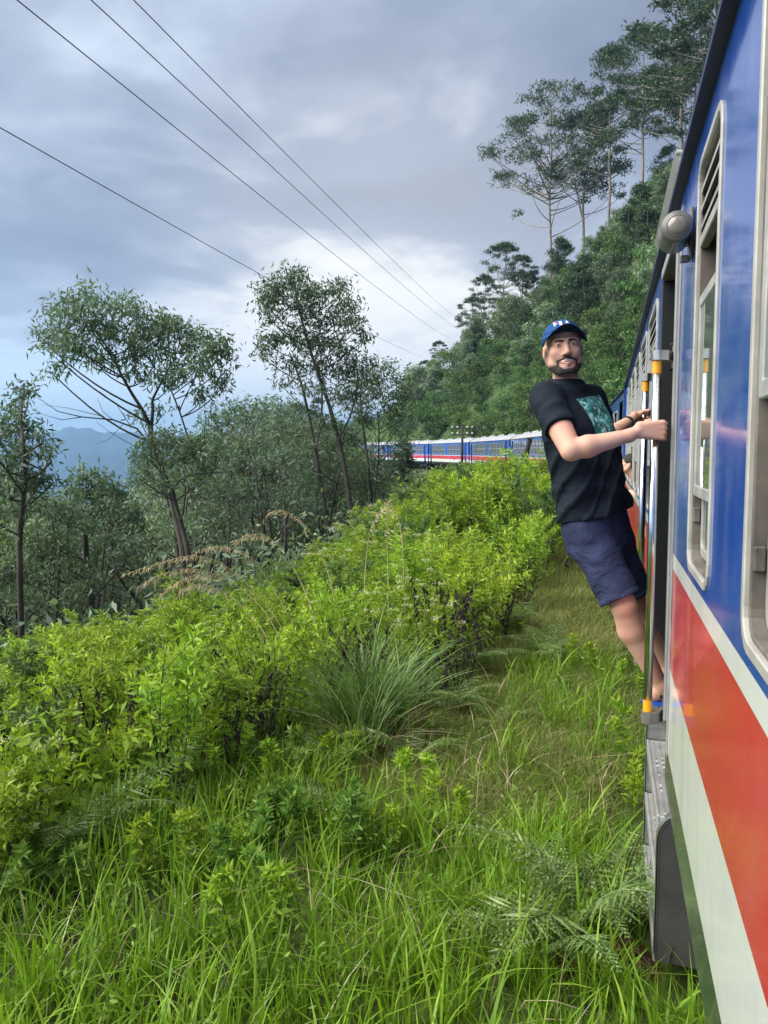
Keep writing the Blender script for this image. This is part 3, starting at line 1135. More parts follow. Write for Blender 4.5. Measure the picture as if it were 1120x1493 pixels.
def glass_mat():
    m, t = material('window_glass')
    lw = t.n('ShaderNodeLayerWeight')
    lw.inputs[0].default_value = 0.25
    gl = t.n('ShaderNodeBsdfGlossy')
    gl.inputs['Roughness'].default_value = 0.03
    gl.inputs['Color'].default_value = (0.85, 0.9, 0.88, 1)
    tr = t.n('ShaderNodeBsdfTransparent')
    tr.inputs['Color'].default_value = (0.42, 0.52, 0.47, 1)
    df = t.n('ShaderNodeBsdfDiffuse')
    df.inputs['Color'].default_value = (0.30, 0.36, 0.33, 1)
    m1 = t.n('ShaderNodeMixShader')
    m1.inputs[0].default_value = 0.30
    t.link(tr.outputs[0], m1.inputs[1])
    t.link(df.outputs[0], m1.inputs[2])
    m2 = t.n('ShaderNodeMixShader')
    t.link(t.math('ADD', lw.outputs['Fresnel'], 0.06, clamp=True), m2.inputs[0])
    t.link(m1.outputs[0], m2.inputs[1])
    t.link(gl.outputs[0], m2.inputs[2])
    o = t.n('ShaderNodeOutputMaterial')
    t.link(m2.outputs[0], o.inputs[0])
    return m


def steel_mat(name, col, rough, lo=0.8):
    m, t = material(name)
    tc = t.n('ShaderNodeTexCoord')
    n1 = t.noise(tc.outputs['Object'], 14.0, 5.0, 0.6)
    c = t.ramp(n1, [(0.3, tuple(x * lo for x in col)), (0.7, col)])
    b = t.n('ShaderNodeBsdfPrincipled')
    pset(b, Metallic=1.0)
    t.link(c, b.inputs['Base Color'])
    t.link(t.maprange(n1, 0.3, 0.75, rough * 0.8, rough * 1.6), b.inputs['Roughness'])
    o = t.n('ShaderNodeOutputMaterial')
    t.link(b.outputs[0], o.inputs[0])
    return m


M['paint'] = train_paint()
M['glass'] = glass_mat()
M['chrome'] = steel_mat('polished_steel', (0.80, 0.81, 0.82), 0.15)
M['alu'] = steel_mat('worn_aluminium', (0.60, 0.60, 0.59), 0.34, 0.65)
M['tread'] = simple_mat('checker_plate', (0.36, 0.36, 0.35), 0.40, 0.35, var=0.2, scale=12.0)
M['frame'] = simple_mat('window_frame_paint', (0.37, 0.36, 0.32), 0.35, var=0.22, scale=9.0, coat=0.1)
M['frame_grey'] = simple_mat('grey_sash', (0.30, 0.30, 0.28), 0.4, var=0.3, scale=10.0)
M['sash_dirty'] = simple_mat('dirty_channel', (0.11, 0.095, 0.08), 0.6, var=0.5, scale=7.0)
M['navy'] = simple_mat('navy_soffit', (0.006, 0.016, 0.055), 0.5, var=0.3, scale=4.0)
M['roof'] = simple_mat('weathered_roof', (0.36, 0.37, 0.38), 0.5, var=0.25, scale=2.0)
M['lining'] = simple_mat('carriage_lining', (0.13, 0.115, 0.10), 0.6, var=0.2, scale=2.0)  # beige darkened so the colour itself carries the dimness of the interior
M['carfloor'] = simple_mat('carriage_floor', (0.10, 0.09, 0.08), 0.7, var=0.4, scale=5.0)
M['under'] = simple_mat('underframe', (0.018, 0.017, 0.016), 0.8, var=0.4, scale=4.0)
M['rubber'] = simple_mat('step_side_rubber', (0.050, 0.048, 0.047), 0.65, var=0.35, scale=6.0, bump=0.15)
M['black'] = simple_mat('black_seal_and_shade', (0.010, 0.010, 0.011), 0.5)  # seals and small black parts, also the painted shade of the doorway
M['doorgrey'] = simple_mat('door_post_grey', (0.24, 0.25, 0.25), 0.35, var=0.2, scale=6.0)
M['amber'] = simple_mat('amber_tape', (0.72, 0.33, 0.015), 0.4, var=0.12, scale=20.0)
M['lampgrey'] = simple_mat('lamp_grey', (0.13, 0.125, 0.115), 0.42, var=0.2, scale=18.0, coat=0.15)
M['lamplens'] = simple_mat('lamp_lens', (0.17, 0.155, 0.135), 0.25, var=0.15, scale=12.0, coat=0.4)
M['bluedoor'] = simple_mat('blue_door', (0.012, 0.060, 0.26), 0.3, var=0.2, scale=4.0, coat=0.3)
M['seat'] = simple_mat('seat_vinyl', (0.05, 0.10, 0.16), 0.5)


def rrect(y0, y1, z0, z1, r, n=5):
    """Rounded rectangle in the Y-Z plane, counter-clockwise from the corner (y1, z0)."""
    pts = []
    for (cy, cz, a0) in ((y1 - r, z0 + r, -90), (y1 - r, z1 - r, 0), (y0 + r, z1 - r, 90), (y0 + r, z0 + r, 180)):
        for k in range(n):
            a = R(a0 + 90.0 * k / (n - 1))
            pts.append((cy + r * math.cos(a), cz + r * math.sin(a)))
    return pts


def wall_cell(mb, x, ya, yb, za, zb, hole=None, n=5):
    if hole is None:
        mb.add([(x, ya, za), (x, yb, za), (x, yb, zb), (x, ya, zb)], [(0, 1, 2, 3)])
        return
    P = rrect(*hole, n=n)
    outer = [(yb, za), (yb, zb), (ya, zb), (ya, za)]
    V = [(x, y, z) for y, z in P] + [(x, y, z) for y, z in outer]
    F, N = [], 4 * n
    for c in range(4):
        for k in range(n - 1):
            F.append((c * n + k, c * n + k + 1, N + c))
        F.append((c * n + n - 1, ((c + 1) * n) % N, N + (c + 1) % 4, N + c))
    mb.add(V, F)


def ring(mb, x0, x1, y0, y1, z0, z1, r, w, depth_in, n=5):
    """A frame: outer edge from x0 out to x1 (x1 < x0 stands proud), face of width w, then back inwards to x0 + depth_in."""
    A = rrect(y0, y1, z0, z1, r, n)
    B = rrect(y0 + w, y1 - w, z0 + w, z1 - w, max(r - w, 0.004), n)
    b = 0.003
    A2 = rrect(y0 + b, y1 - b, z0 + b, z1 - b, max(r - b, 0.004), n)
    B2 = rrect(y0 + w - b, y1 - w + b, z0 + w - b, z1 - w + b, max(r - w + b, 0.004), n)
    mb.loops([[(x0, y, z) for y, z in A], [(x1 + b, y, z) for y, z in A], [(x1, y, z) for y, z in A2],
              [(x1, y, z) for y, z in B2], [(x1 + b, y, z) for y, z in B], [(x0 + depth_in, y, z) for y, z in B]])


def build_window(car, off, wall, y0, y1, z0, z1, detail, sash_top, sash_bot, lower_open=True):
    """window (outer frame) > louvre, rail, sash, pane, channel, lower_sash, catch"""
    mb = MB(off)
    fw = 0.026
    ring(mb, wall, wall - 0.006, y0, y1, z0, z1, 0.085, fw, 0.010)
    w = mb.obj('window', M['frame'], car, smooth=False)
    y0, y1, z0, z1 = y0 + fw, y1 - fw, z0 + fw, z1 - fw
    if not detail:
        mb = MB(off).box(wall + 0.030, wall + 0.036, y0, y1, z0, z1)
        mb.obj('pane', M['glass'], w)
        mb = MB(off).box(wall + 0.012, wall + 0.028, y0, y1, (z0 + z1) / 2 - 0.02, (z0 + z1) / 2 + 0.02)
        mb.obj('rail', M['frame'], w)
        return w
    # worn channel just inside the frame
    mb = MB(off)
    ring(mb, wall + 0.012, wall + 0.005, y0 - 0.002, y1 + 0.002, z0 - 0.002, z1 + 0.002, 0.058, 0.012, 0.055)
    mb.obj('channel', M['sash_dirty'], w)
    y0, y1 = y0 + 0.010, y1 - 0.010
    zt = z1 - 0.055
    for k in range(3):                                  # louvres across the top
        zc = zt - 0.060 * k
        mb = MB(off)
        mb.loops([[(wall + 0.002, y0, zc - 0.022), (wall + 0.002, y1, zc - 0.022)], [(wall + 0.001, y0, zc - 0.010), (wall + 0.001, y1, zc - 0.010)],
                  [(wall + 0.022, y0, zc + 0.018), (wall + 0.022, y1, zc + 0.018)], [(wall + 0.025, y0, zc + 0.010), (wall + 0.025, y1, zc + 0.010)],
                  [(wall + 0.005, y0, zc - 0.024), (wall + 0.005, y1, zc - 0.024)]], closed=False)
        mb.obj('louvre', M['frame_grey'], w)
    zc = zt - 0.060 * 3 + 0.010
    MB(off).box(wall + 0.002, wall + 0.030, y0, y1, zc - 0.022, zc + 0.012, 0.003).obj('rail', M['frame_grey'], w)
    # sliding sash with its glass
    s0, s1 = sash_bot, sash_top
    mb = MB(off)
    ring(mb, wall + 0.024, wall + 0.006, y0, y1, s0, s1, 0.012, 0.036, -0.010, n=3)
    mb.obj('sash', M['frame_grey'], w)
    MB(off).box(wall + 0.010, wall + 0.014, y0 + 0.034, y1 - 0.034, s0 + 0.034, s1 - 0.034).obj('pane', M['glass'], w)
    if lower_open:
        mb = MB(off)
        ring(mb, wall + 0.048, wall + 0.032, y0 + 0.004, y1 - 0.004, z0 + 0.02, s0 + 0.10, 0.05, 0.030, 0.0, n=4)
        mb.obj('lower_sash', M['frame_grey'], w)
        MB(off).box(wall + 0.038, wall + 0.042, y0 + 0.032, y1 - 0.032, z0 + 0.048, s0 + 0.07).obj('pane', M['glass'], w)
        mb = MB(off)
        mb.box(wall + 0.008, wall + 0.030, y1 - 0.012, y1 + 0.008, z0 + 0.13, z0 + 0.18, 0.003)
        mb.obj('catch', M['sash_dirty'], w)
    return w


def car_shell(car, off, wall, ya, yb, holes, door=None, width=2.8, detail=True, roofmat='roof', inner=True):
    """Side walls with openings, ends, roof, soffit, floor, underframe and bogies of one carriage."""
    xr = wall + width
    side, lin = MB(off), MB(off)
    cuts = sorted([(h[0] - 0.15, h[1] + 0.15, h) for h in holes])
    segs, y = [], ya
    items = [(a, b, h, 'w') for a, b, h in cuts]
    if door:
        items += [(d[0], d[1], d, 'd') for d in door]
    for a, b, h, k in sorted(items):
        if a > y + 1e-6:
            segs.append((y, a, None))
        if k == 'w':
            segs.append((a, b, h))
        else:
            segs.append((a, b, 'door' if True else None, h))
        y = b
    if y < yb:
        segs.append((y, yb, None))
    for sg in segs:
        a, b, h = sg[:3]
        if h is None:
            wall_cell(side, wall, a, b, Z5, EAVE)
            wall_cell(lin, wall + 0.10, a, b, -1.15, EAVE)
        elif h == 'door':
            dz0, dz1 = sg[3][2], sg[3][3]
            wall_cell(side, wall, a, b, dz1, EAVE)
            wall_cell(lin, wall + 0.10, a, b, dz1, EAVE)
        else:
            y0, y1, z0, z1 = h
            g_ = 0.012
            wall_cell(side, wall, a, b, Z5, EAVE, (y0 + g_, y1 - g_, z0 + g_, z1 - g_, 0.075))
            wall_cell(lin, wall + 0.10, a, b, -1.15, EAVE, (y0 + g_, y1 - g_, z0 + g_, z1 - g_, 0.075))
            P = rrect(y0 + g_, y1 - g_, z0 + g_, z1 - g_, 0.075)
            lin.loops([[(wall + 0.0675, p, q) for p, q in P], [(wall + 0.10, p, q) for p, q in P]])
    # far side wall (seen only from outside on the hill side)
    wall_cell(side, xr, ya, yb, Z5, EAVE)
    body = side.obj('side_wall', M['paint'], car)
    if inner:
        wall_cell(lin, xr - 0.06, ya + 0.06, yb - 0.06, -1.15, EAVE)
        lin.add([(wall + 0.1, ya + 0.06, 1.05), (xr - 0.06, ya + 0.06, 1.05), (xr - 0.06, yb - 0.06, 1.05), (wall + 0.1, yb - 0.06, 1.05)], [(0, 1, 2, 3)])
        lin.obj('lining', M['lining'], car)
        MB(off).box(wall + 0.005, xr - 0.05, ya + 0.05, yb - 0.05, -1.24, -1.15).obj('floor', M['carfloor'], car)
    # ends
    for yy in (ya, yb):
        e = MB(off)
        prof = roof_profile(wall, xr)
        V = [(wall, yy, Z4 - 0.1), (xr, yy, Z4 - 0.1)] + [(x, yy, z) for x, z in prof[::-1]]
        e.add(V, [tuple(range(len(V)))])
        e.obj('end_wall', M['bluedoor'], car)
    # soffit (dark) under the eave, then the roof
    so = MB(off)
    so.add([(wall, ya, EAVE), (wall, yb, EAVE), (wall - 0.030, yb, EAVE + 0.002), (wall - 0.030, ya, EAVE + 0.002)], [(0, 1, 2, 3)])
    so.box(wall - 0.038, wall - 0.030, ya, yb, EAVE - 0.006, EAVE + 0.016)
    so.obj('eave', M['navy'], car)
    rf = MB(off)
    prof = roof_profile(wall, xr)
    rf.loops([[(x, ya - 0.02, z) for x, z in prof], [(x, yb + 0.02, z) for x, z in prof]], closed=False)
    rf.obj('roof', M[roofmat], car, smooth=True)
    # underframe and bogies
    u = MB(off)
    u.box(wall + 0.22, xr - 0.22, ya + 0.1, yb - 0.1, -1.62, -1.25)
    for yc in (ya + 3.0, yb - 3.0):
        u.box(wall + 0.35, xr - 0.35, yc - 1.5, yc + 1.5, -2.0, -1.72, 0.03)
        for dy in (-1.1, 1.1):
            for xx in (wall + 0.62, xr - 0.62):
                V = []
                n = 20
                ringA = [(xx - 0.06, yc + dy + 0.42 * math.cos(2 * math.pi * k / n), -2.02 + 0.42 * math.sin(2 * math.pi * k / n)) for k in range(n)]
                ringB = [(xx + 0.06, p[1], p[2]) for p in ringA]
                u.loops([ringA, ringB], cap0=True, cap1=True)
    u.box(wall + 0.5, xr - 0.5, (ya + yb) / 2 - 2.2, (ya + yb) / 2 + 1.8, -2.05, -1.6, 0.03)
    u.obj('underframe', M['under'], car)
    return body


def roof_profile(wall, xr):
    n, out = 14, [(wall - 0.032, EAVE + 0.014)]
    for k in range(n + 1):
        t = k / n
        x = wall - 0.020 + (xr - wall + 0.04) * t
        out.append((x, EAVE + 0.02 + 0.50 * math.sin(math.pi * t) ** 0.75))
    out.append((xr + 0.032, EAVE + 0.014))
    return out


CAR_OFF = (WALL + 1.4, 4.0, RAIL)
own = empty('train_carriage', CAR_OFF, 'near blue carriage with red and white bands, open door, handrails and steps', 'train carriage', 'carriages of the train')
WY0, WY1 = -0.39, 0.93
own_windows = [(0.42, 1.672), (2.215, 2.775)] + [(4.95 + 1.32 * k, 4.95 + 1.32 * k + 1.0) for k in range(5)] + [(-1.15, 0.10), (11.75, 12.4)]
holes = [(a, b, WY0, WY1) for a, b in own_windows]
DOOR = (3.46, 4.40, -1.15, 0.90)
car_shell(own, CAR_OFF, WALL, -6.5, 13.07, holes, [DOOR])
for i, (a, b) in enumerate(own_windows):
    if i == 0:
        build_window(own, CAR_OFF, WALL, a, b, WY0, WY1, True, 0.72, 0.10)
    elif i == 1:
        build_window(own, CAR_OFF, WALL, a, b, WY0, WY1, True, 0.50, -0.145)
    else:
        build_window(own, CAR_OFF, WALL, a, b, WY0, WY1, True, 0.72, 0.06 if i % 2 else -0.10)

# door surround: posts, header, threshold, the folded door leaf and the wall of the vestibule
mb = MB(CAR_OFF)
mb.box(WALL - 0.016, WALL + 0.06, 3.415, 3.46, -1.15, 0.90, 0.004)
mb.obj('door_post', M['doorgrey'], own)
mb = MB(CAR_OFF)
mb.box(WALL - 0.010, WALL + 0.088, 4.40, 4.438, -1.145, 0.90, 0.004)
mb.obj('door_post', M['black'], own)  # post coloured black to give the shade of the door gap
MB(CAR_OFF).box(WALL - 0.016, WALL + 0.06, 3.46, 4.40, 0.90, 0.95, 0.004).obj('door_header', M['doorgrey'], own)
MB(CAR_OFF).box(WALL - 0.020, WALL + 0.12, 3.46, 4.40, -1.185, -1.146, 0.004).obj('threshold', M['alu'], own)
MB(CAR_OFF).box(WALL + 0.06, WALL + 0.85, 3.40, 3.444, -1.15, 1.0).obj('partition', M['black'], own)  # painted black for the darkness inside the doorway
mb = MB(CAR_OFF)
mb.box(WALL + 0.09, WALL + 0.86, 4.44, 4.48, -1.15, 0.92, 0.004)
d_ = mb.obj('door', M['bluedoor'], own)
MB(CAR_OFF).box(WALL + 0.28, WALL + 0.70, 4.425, 4.4395, 0.05, 0.70, 0.004).obj('pane', M['glass'], d_)
MB(CAR_OFF).box(WALL + 0.001, WALL + 0.05, 3.462, 3.475, -1.14, 0.89).obj('door_seal', M['black'], own)
MB(CAR_OFF).box(WALL - 0.004, WALL - 0.001, 3.355, 3.412, -1.28, 0.98).obj('cover_strip', M['frame_grey'], own)
# the step well closes the wall under the door
mb = MB(CAR_OFF)
mb.box(WALL + 0.46, WALL + 0.50, 3.40, 4.46, -2.15, -1.19)
mb.obj('step_back', M['under'], own)

# rain strip over the door
mb = MB(CAR_OFF)
sy0, sy1 = 3.13, 4.45
mb.loops([[(WALL - 0.028, sy, 1.062), (WALL - 0.055, sy, 1.105), (WALL - 0.050, sy, 1.109), (WALL - 0.018, sy, 1.072)] for sy in (sy0, sy1)], cap0=True, cap1=True)
rs = mb.obj('rain_strip', M['frame'], own)
MB(CAR_OFF).tube([(WALL - 0.050, sy0 - 0.004, 1.104), (WALL - 0.015, sy0 - 0.004, 1.100)], 0.009, 10).obj('end_cap', M['frame'], rs)

# hand rails
def handrail(y, zt, zb, first):
    px_, r = WALL - 0.080, 0.0185
    mb = MB(CAR_OFF)
    mb.tube([(px_, y, zb), (px_, y, zt)], r, 20)
    h = mb.obj('handrail', M['chrome'], own, smooth=False)
    for p in h.data.polygons:
        p.use_smooth = len(p.vertices) == 4
    for za, zc in ((zt - 0.075, zt - 0.022), (zb + 0.006, zb + 0.055)):
        MB(CAR_OFF).tube([(px_, y, za), (px_, y, zc)], r + 0.0007, 20).obj('tape_band', M['amber'], h)
    # top bracket: flat arm that curves to a plate on the wall
    for zz, low in ((zt, False), (zb, True)):
        mb = MB(CAR_OFF)
        hgt = 0.020 if not low else 0.024
        arc = [(px_ - 0.026, y - 0.004), (px_ - 0.016, y - 0.024), (px_ + 0.006, y - 0.028), (px_ + 0.045, y - 0.012), (WALL - 0.012, y + 0.055), (WALL - 0.012, y + 0.085),
               (px_ + 0.035, y + 0.035), (px_ + 0.004, y + 0.026), (px_ - 0.018, y + 0.020)]
        zl = zz - hgt if not low else zz - 0.045
        zh = zz + hgt if not low else zz + 0.004
        mb.loops([[(a, b, zl) for a, b in arc], [(a, b, zh) for a, b in arc]], cap0=True, cap1=True)
        k = mb.obj('bracket', M['alu'] if not low else M['lampgrey'], h)
        mb = MB(CAR_OFF)
        mb.box(WALL - 0.014, WALL - 0.002, y + 0.035, y + 0.105, zz - 0.055, zz + 0.055, 0.003)
        mb.obj('wall_plate', M['lampgrey'], k)
        for dz in (-0.045, 0.045):
            MB(CAR_OFF).tube([(WALL - 0.026, y + 0.07, zz + dz * 1.15), (WALL - 0.013, y + 0.07, zz + dz * 1.15)], 0.008, 6).obj('bolt', M['black'], k)
    return h


RAIL_A, RAIL_B = 3.44, 4.42
handrail(RAIL_A, 0.40, -1.125, True)
handrail(RAIL_B, 0.40, -1.125, False)

# lamp beside the door
LX, LY, LZ = WALL - 0.062, 2.90, 0.755
mb = MB(CAR_OFF)
prof = [(0.0, 0.0), (0.030, 0.0), (0.0335, -0.004), (0.036, 0.002), (0.046, 0.002), (0.0515, 0.008), (0.0525, 0.020), (0.0525, 0.175), (0.047, 0.187), (0.0, 0.19)]
loops_ = [[(LX + q * math.cos(2 * math.pi * k / 28), LY - 0.09 + w_, LZ + q * math.sin(2 * math.pi * k / 28)) for k in range(28)] for q, w_ in prof[1:-1]]
mb.loops(loops_, cap0=False, cap1=True)
lamp = mb.obj('side_lamp', M['lampgrey'], own, smooth=True)
mb = MB(CAR_OFF)
mb.loops([[(LX + q * math.cos(2 * math.pi * k / 24), LY - 0.09 + w_, LZ + q * math.sin(2 * math.pi * k / 24)) for k in range(24)] for q, w_ in ((0.0335, 0.0), (0.030, -0.005), (0.021, -0.010), (0.008, -0.013))], cap1=True)
mb.obj('lens', M['lamplens'], lamp, smooth=True)
mb = MB(CAR_OFF)
mb.box(WALL - 0.014, WALL - 0.002, LY + 0.0, LY + 0.085, LZ - 0.085, LZ + 0.085, 0.003)
mb.box(WALL - 0.050, WALL - 0.013, LY + 0.02, LY + 0.07, LZ - 0.035, LZ + 0.035, 0.003)
mb.box(WALL - 0.040, WALL - 0.013, LY + 0.03, LY + 0.05, LZ - 0.095, LZ - 0.07, 0.003)
mb.obj('lamp_bracket', M['lampgrey'], lamp)

# steps: three checker-plate treads between two cheeks with rounded tops
SX = WALL - 0.026
for k, zt in enumerate((-1.575, -1.875, -2.175)):
    mb = MB(CAR_OFF)
    mb.box(SX, WALL + 0.45, 3.425, 4.35, zt - 0.030, zt, 0.004)
    mb.box(SX - 0.004, SX + 0.010, 3.425, 4.35, zt - 0.065, zt + 0.003, 0.003)
    for i in range(30):
        for j in range(8):
            cx, cy = SX + 0.03 + 0.030 * j, 3.45 + 0.030 * i + 0.015 * (j % 2)
            a = 0.8 if (i + j) % 2 else -0.8
            dx, dy = 0.011 * math.cos(a), 0.011 * math.sin(a)
            nx, ny = -0.0035 * math.sin(a), 0.0035 * math.cos(a)
            mb.add([(cx - dx, cy - dy, zt), (cx + nx, cy + ny, zt + 0.0035), (cx + dx, cy + dy, zt), (cx - nx, cy - ny, zt + 0.0035)], [(0, 1, 2, 3)])
    mb.obj('step', M['tread'], own)


def cheek(y, ztop, zbot, thick, mat, trim):
    r = 0.11
    prof = [(WALL + 0.42, zbot - 0.02), (SX, zbot)] + [(SX + r - r * math.cos(R(a)), ztop - r * 1.3 + r * 1.3 * math.sin(R(a))) for a in range(0, 91, 15)] + [(WALL + 0.42, ztop)]
    mb = MB(CAR_OFF)
    mb.loops([[(x, y, z) for x, z in prof], [(x, y + thick, z) for x, z in prof]], cap0=True, cap1=True)
    c = mb.obj('step_side', mat, own)
    if trim:
        mb = MB(CAR_OFF)
        edge = prof[1:-1]
        mb.loops([[(x - 0.006, y - 0.003, z + (0.004 if i > 6 else 0)) for i, (x, z) in enumerate(edge)], [(x - 0.006, y + thick + 0.035, z + (0.004 if i > 6 else 0)) for i, (x, z) in enumerate(edge)],
                  [(x + 0.004, y + thick + 0.035, z - 0.004) for x, z in edge], [(x + 0.004, y - 0.003, z - 0.004) for x, z in edge]], closed=False)
        mb.obj('edge_trim', M['alu'], c)


cheek(3.375, -1.53, -2.20, 0.020, M['rubber'], True)
cheek(4.36, -1.30, -2.20, 0.030, M['alu'], True)

# seats seen through the windows
for yy in (1.05, 5.5, 6.9, 8.3, 9.7, 11.1):
    mb = MB(CAR_OFF)
    mb.box(WALL + 0.18, WALL + 1.10, yy, yy + 0.12, -0.75, 0.20, 0.03)
    mb.box(WALL + 0.18, WALL + 1.10, yy - 0.42, yy, -0.78, -0.66, 0.03)
    mb.box(WALL + 0.30, WALL + 0.95, yy - 0.25, yy + 0.05, -1.15, -0.78)
    mb.obj('bench_seat', M['seat'], own)

# ---- the carriages ahead, each a chord of the curve
def far_car(name_label, L, seed, detail_windows):
    """A carriage in its own coordinates: centre of the floor plan at the origin, rails at Z = 0, length along Y."""
    e = empty('train_carriage', (0, 0, 0), name_label, 'train carriage', 'carriages of the train')
    off = (0, 0, RAIL)
    w = -1.4
    n, wins = 5, []
    for base in (-L / 2 + 2.2, 1.0):
        for k in range(n):
            wins.append((base + 1.3 * k, base + 1.3 * k + 1.05))
    dz = (-1.15, 0.90)
    doors = [(-L / 2 + 0.75, -L / 2 + 1.55, *dz), (L / 2 - 1.55, L / 2 - 0.75, *dz)]
    hol = [(a, b, -0.25, 0.80) for a, b in wins]
    car_shell(e, off, w, -L / 2, L / 2, hol, doors, detail=False, inner=True)
    for a, b in wins:
        build_window(e, off, w, a, b, -0.25, 0.80, False, 0, 0)
    for a, b, c, d in doors:
        MB(off).box(w + 0.06, w + 0.09, a, b, c, d).obj('door', M['bluedoor'], e)
    # gangway bellows and vent row on the roof
    MB(off).box(-0.55, 0.55, L / 2, L / 2 + 0.26, -1.1, 0.95).obj('gangway', M['black'], e)
    for k in range(4):
        yy = -L / 2 + 3 + k * (L - 6) / 3
        mb = MB(off)
        mb.loops([[(-0.9 * q - 0.35, yy - 0.5 * q, z) for q in ()] or [(-0.75, yy - 0.35, 1.45), (-0.25, yy - 0.35, 1.53), (-0.25, yy + 0.35, 1.53), (-0.75, yy + 0.35, 1.45)],
                  [(-0.68, yy - 0.25, 1.58), (-0.32, yy - 0.25, 1.66), (-0.32, yy + 0.25, 1.66), (-0.68, yy + 0.25, 1.58)]], cap1=True)
        mb.obj('roof_vent', M['roof'], e)
    return e


CAR_L = 18.0
car_labels = ['next carriage ahead, seen edge-on beyond the end of the near carriage',
              'second carriage ahead, behind the man',
              'third carriage ahead, partly hidden by the man',
              'distant blue carriage just left of the man, with its windows in full view',
              'distant blue carriage behind the thin telegraph pole, between the man and the dark bush',
              'distant blue carriage behind the dark round bush',
              'farthest carriage in view, dark between the tree trunks']
proto_car = far_car(car_labels[0], CAR_L, 5, False)
s0 = 13.55
for i, lab in enumerate(car_labels):
    x0, y0, _ = track_xy(s0)
    x1, y1, _ = track_xy(s0 + CAR_L)
    a = math.atan2(-(x1 - x0), y1 - y0)
    place_copy(proto_car, USED, ((x0 + x1) / 2, (y0 + y1) / 2, RAIL), a, 1.0, lab)
    s0 += CAR_L + 0.62

# rails and sleepers ahead and under the train
for side in (-0.80, 0.80):
    pts = [track_xy(s, side)[:2] for s in np.arange(-12, 160, 2.0)]
    mb = MB()
    L = []
    for (x, y), s in zip(pts, np.arange(-12, 160, 2.0)):
        a = track_xy(s)[2]
        nx, ny = math.cos(a), math.sin(a)
        L.append([(x - nx * 0.035, y - ny * 0.035, RAIL - 0.10), (x + nx * 0.035, y + ny * 0.035, RAIL - 0.10), (x + nx * 0.035, y + ny * 0.035, RAIL), (x - nx * 0.035, y - ny * 0.035, RAIL)])
    mb.loops(L, cap0=True, cap1=True)
    o = mb.obj('rail_track', M['bark'])
    tag(o, 'steel rail under the train, %s' % ('on the valley side' if side < 0 else 'on the hill side'), 'rail', 'rails under the train')
# ------------------------------------------------------------------ grass
def blades(g, P, H, W, lean, seg=3, az=None, curl=1.0):
    """Grass blades: base points P (n,3), lengths H, widths W, sideways lean (share of length). Returns V, [quads, tris], n_verts per blade."""
    n = len(P)
    az = g.random(n) * 2 * np.pi if az is None else az
    D = np.stack([np.cos(az), np.sin(az), np.zeros(n)], 1)
    S = np.stack([-D[:, 1], D[:, 0], np.zeros(n)], 1)
    tw = g.normal(size=n) * 0.7
    S = S * np.cos(tw)[:, None] + D * np.sin(tw)[:, None]
    lean = np.broadcast_to(lean, (n,))
    rows = []
    for k in range(seg + 1):
        t = k / seg
        off = D * (H * lean * t ** (1 + curl))[:, None]
        up = H * (t - 0.30 * np.minimum(lean, 1.6) * t ** 2.2)
        c = P + off
        c[:, 2] += up
        if k == seg:
            rows.append(c[:, None, :])
        else:
            w = (W * (0.75 + 0.5 * t - 1.0 * t * t) * 0.5)[:, None]
            rows.append(np.stack([c - S * w, c + S * w], 1))
    V = np.concatenate(rows, 1)
    m = V.shape[1]
    b = (np.arange(n) * m)[:, None]
    Q = [b + np.array([[2 * k, 2 * k + 1, 2 * k + 3, 2 * k + 2]]) for k in range(seg - 1)]
    T = b + np.array([[2 * seg - 2, 2 * seg - 1, 2 * seg]])
    return V.reshape(-1, 3), [np.concatenate(Q) if Q else np.zeros((0, 4), int), T], m


def grass_object(name, g, xy, H, W, lean, mat, label, cat, seg=3, rnd=None, curl=1.0, sink=0.01):
    z = height(xy[:, 0], xy[:, 1]) - sink
    V, F, m = blades(g, np.column_stack([xy, z]), H, W, lean, seg, curl=curl)
    rnd = g.random(len(xy)) if rnd is None else rnd
    o = mobj(name, np_mesh(name, V, F, {'rnd': np.repeat(rnd, m)}), M[mat])
    return tag(o, label, cat, None, 'stuff')


def cam_depth(xy):
    return xy[:, 0] * _f[0] + xy[:, 1] * _f[1]


def bank_start(u):
    """Depth at which the weedy bank begins, by direction of sight."""
    return np.interp(u, [-300, 0, 200, 400, 560, 690, 740, 800, 830], [3.5, 3.9, 4.8, 6.0, 6.7, 7.7, 9.4, 14.5, 22.0])


def xy_to_u(x, y):
    P = np.stack([x, y, np.full_like(x, -2.45)], 1)
    return C_U + F_PX * (P @ _r) / np.maximum(P @ _f, 0.1)


